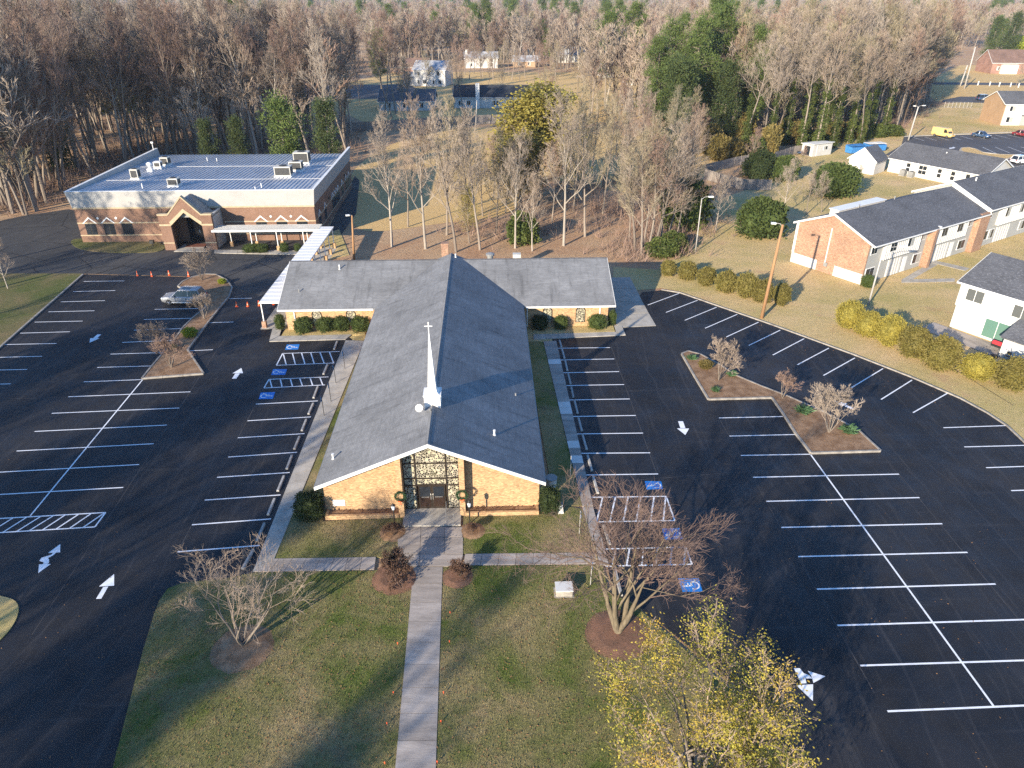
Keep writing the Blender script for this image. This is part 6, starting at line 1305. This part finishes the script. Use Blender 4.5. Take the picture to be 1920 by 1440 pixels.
for i, (px, s_) in enumerate((((722,218),.95),((742,214),1.1),((735,222),.9))): place_tree('bare_tree', f'dark trunk in front of the pale single-storey house, {ords[i]} from the left', tall[4], G(*px), i, s_, 'dark trunks by the fence')
for i, (px, k, s_) in enumerate((((215,255),1,.8),((120,330),3,1.1),((330,235),0,.75),((470,225),1,.85),((60,260),0,.8),((560,230),3,1.2))): place_pine(f'scattered pine in the wood behind the brick hall, {ords[i]} of six', k, G(*px), s_, group='scattered pines in the left wood')
# the remaining wood as one mass of trees
wc = bpy.data.collections.new('wood_prototypes')
for i, me in enumerate(farm*4+[pines[1][1]]): o = bpy.data.objects.new('far_tree_kind', me); wc.objects.link(o)
pts = []; r_ = random.Random(9)
def wood_area(px, n, mind_p=None):
    poly = [tuple(G(*p).xy) for p in px]; xs = [p[0] for p in poly]; ys = [p[1] for p in poly]; k = 0
    while k < n:
        p = (r_.uniform(min(xs), max(xs)), r_.uniform(min(ys), max(ys)))
        if inside(p, poly): pts.append((p[0], p[1], 0)); k += 1
wood_area([(-130,425),(60,402),(118,362),(165,335),(290,312),(640,306),(662,272),(668,240),(560,205),(300,195),(-150,215)], 110)
wood_area([(-130,425),(60,402),(118,362),(165,335),(60,320),(-140,345)], 45)
wood_area([(1225,245),(1330,262),(1420,272),(1480,260),(1690,246),(1735,200),(1755,150),(1600,140),(1400,160),(1230,190)], 380)
wood_area([(1080,225),(1230,220),(1235,165),(1180,175)], 60)
wood_area([(720,130),(900,118),(1240,150),(1240,120),(900,100),(700,110)], 260)
wood_area([(-600,420),(-140,425),(-160,222),(300,205),(560,214),(668,238),(640,170),(560,120),(0,95),(-900,95)], 520)
wood_area([(-500,95),(560,118),(700,128),(900,122),(1090,118),(1240,150),(1400,155),(1600,138),(1760,140),(1770,95),(2300,85),(2300,45),(-500,45)], 3600)
wood_area([(-500,44),(2400,44),(2400,16),(-500,16)], 5200)
wood_area([(-500,15.5),(2400,15.5),(2400,3),(-500,3)], 6000)
me = bpy.data.meshes.new('woodland'); me.from_pydata(pts, [], []); wo_ = bpy.data.objects.new('woodland', me); COL.objects.link(wo_); tag(wo_, 'bare brown winter wood stretching to the horizon', 'wood', None, 'stuff')
ng = bpy.data.node_groups.new('woodland', 'GeometryNodeTree'); ng.interface.new_socket('Geometry', in_out='INPUT', socket_type='NodeSocketGeometry'); ng.interface.new_socket('Geometry', in_out='OUTPUT', socket_type='NodeSocketGeometry')
a = ng.nodes.new('NodeGroupInput'); z = ng.nodes.new('NodeGroupOutput'); ci = ng.nodes.new('GeometryNodeCollectionInfo'); ci.inputs['Collection'].default_value = wc; ci.inputs['Separate Children'].default_value = True; ci.inputs['Reset Children'].default_value = True
ip = ng.nodes.new('GeometryNodeInstanceOnPoints'); ip.inputs['Pick Instance'].default_value = True
rr = ng.nodes.new('FunctionNodeRandomValue'); rr.data_type = 'FLOAT_VECTOR'; rr.inputs[0].default_value = (0,0,0); rr.inputs[1].default_value = (.06,.06,6.28)
rs = ng.nodes.new('FunctionNodeRandomValue'); rs.data_type = 'FLOAT'; rs.inputs[2].default_value = .68; rs.inputs[3].default_value = 1.28
ng.links.new(a.outputs[0], ip.inputs['Points']); ng.links.new(ci.outputs[0], ip.inputs['Instance']); ng.links.new(rr.outputs[0], ip.inputs['Rotation']); ng.links.new(rs.outputs[1], ip.inputs['Scale']); ng.links.new(ip.outputs[0], z.inputs[0])
wo_.modifiers.new('trees', 'NODES').node_group = ng
# understorey of the woods: brown saplings and brush
br = MB(); 
GR = [tuple(G(*q).xy) for q in ((1130,400),(1190,470),(1215,470),(1240,455),(1270,440),(1200,430),(1165,345),(1240,365),(1290,345),(1090,350),(1060,310),(1250,320),(1150,420),(1250,400),(1100,380),(960,440),(1020,430),(1290,400),(900,430),(1180,390),(1220,350),(1300,420))]
for p in W1+W2+GR+GR:
    for _ in range(16):
        q = Vector((p[0]+r_.gauss(0,3), p[1]+r_.gauss(0,3), 0)); 
        for _ in range(9):
            d = (Vector((r_.gauss(0,.5), r_.gauss(0,.5), 1))).normalized()*r_.uniform(1.0,3.2); e = d.cross(rv(r_)).normalized()*.03; s2 = q+Vector((r_.gauss(0,.25), r_.gauss(0,.25), 0)); br.face([s2-e, s2+e, s2+d])
b_o = br.build('brushwood', K['twig_red'], None, False); tag(b_o, 'brown brushwood covering the floor of the woods', 'brushwood', None, 'stuff')
# --- trees standing west and south of the lots, beyond the picture; their shade falls on the lots and lawns
for i, (x, y, k, s_) in enumerate(((-48,4,3,.8),(-55,14,2,.8),(-62,26,5,.85),(-58,-6,1,.85),(-70,10,2,.85),(-76,30,4,.9),(-80,44,1,.9),(-66,-14,0,.85),(-44,-12,3,.8),(-84,60,2,.95),(-77,84,4,.8),(-72,72,2,.85),(-92,50,1,.9),(-36,-22,4,.8))):
    place_tree('street_tree', 'bare street tree standing beyond the left or lower edge of the lots', tall[k], (x, y, 0), i, s_, 'street trees beyond the picture')
for i, (x, y, k, s_) in enumerate(((-62,2,0,.9),(-75,20,1,1.0),(-52,-14,0,.85),(-72,-10,0,1.0),(-56,-30,1,.9),(-44,-30,1,.8),(-84,8,0,.95))): place_pine(f'pine standing left of the car park, {ords[i]} of its row', k, (x, y, 0), s_, 'pine_tree', i*1.1, 'pines left of the car park')
# --- grass and fallen leaves
def blades(name, polys, dens, label, h=(.03,.075), m='blade'):
    b = MB(); r = random.Random(11)
    for px in polys:
        poly = [tuple(G(*p).xy) for p in px]; xs = [p[0] for p in poly]; ys = [max(p[1], 12) for p in poly]; A = (max(xs)-min(xs))*(max(ys)-min(ys)); n = int(A*dens)
        for _ in range(n):
            p = (r.uniform(min(xs), max(xs)), r.uniform(min(ys), max(ys)))
            if not inside(p, poly): continue
            a = r.uniform(0, 6.283); L = r.uniform(*h); dx, dy = math.cos(a), math.sin(a); wd = r.uniform(.012,.022); ln = r.uniform(.3,1.1)*L
            b.v += [(p[0]-dy*wd, p[1]+dx*wd, .04), (p[0]+dy*wd, p[1]-dx*wd, .04), (p[0]+dx*ln, p[1]+dy*ln, .045+L)]; k = len(b.v); b.f.append((k-3,k-2,k-1)); b.m.append(0)
    o = b.build(name, K[m], None, False); tag(o, label, 'grass', None, 'stuff'); return o
blades('grass', [LAWN_PX, LAWN2_PX, LAWN3_PX, LAWN4_PX], 210, 'short winter grass on the front lawns')
lf = MB(); r_ = random.Random(12)
for px, n, z in ((LAWN_PX, 2600, .08), (LAWN2_PX, 2200, .08), ([(1150,990),(1200,1130),(1500,1440),(1900,1440),(1900,1000),(1500,900)], 160, .015), ([(0,1440),(210,1440),(330,1090),(0,800)], 90, .015), (ISL_L, 500, .15), (ISL_R, 700, .15), ([(640,488),(1150,488),(1200,440),(1000,405),(700,440)], 5000, .02), ([(1200,545),(1920,830),(1920,700),(1500,560),(1230,510)], 500, .02)):
    poly = [tuple(G(*p).xy) for p in px]; xs = [p[0] for p in poly]; ys = [p[1] for p in poly]; k = 0
    while k < n:
        p = (r_.uniform(min(xs), max(xs)), r_.uniform(max(min(ys), 12), max(ys)))
        if not inside(p, poly): continue
        k += 1; c = Vector((p[0], p[1], z)); a = rv(r_); a.z *= .3; a = a.normalized()*r_.uniform(.03,.07); e = Vector((-a.y, a.x, r_.gauss(0,.02))).normalized()*.03
        lf.face([c-a, c-e, c+a, c+e])
tag(lf.build('fallen_leaves', K['dry_leaf'], None, False), 'dry fallen leaves scattered on lawns, beds and pavement', 'leaves', None, 'stuff')

# ================================================================ air
hz = MB().box(-3500, 3500, -400, 5200, -2.0, 62); ho_ = hz.build('haze', None, None, False); ho_.data.materials.clear()
hm = bpy.data.materials.new('winter haze'); hm.use_nodes = True; t_ = hm.node_tree; t_.nodes.remove(t_.nodes['Principled BSDF'])
pv = t_.nodes.new('ShaderNodeVolumePrincipled'); pv.inputs['Density'].default_value = .0001; pv.inputs['Color'].default_value = (.80,.86,.95,1); pv.inputs['Anisotropy'].default_value = .2
t_.links.new(pv.outputs[0], t_.nodes['Material Output'].inputs['Volume']); ho_.data.materials.append(hm); tag(ho_, 'thin pale winter haze over the far woods', 'haze', None, 'stuff')
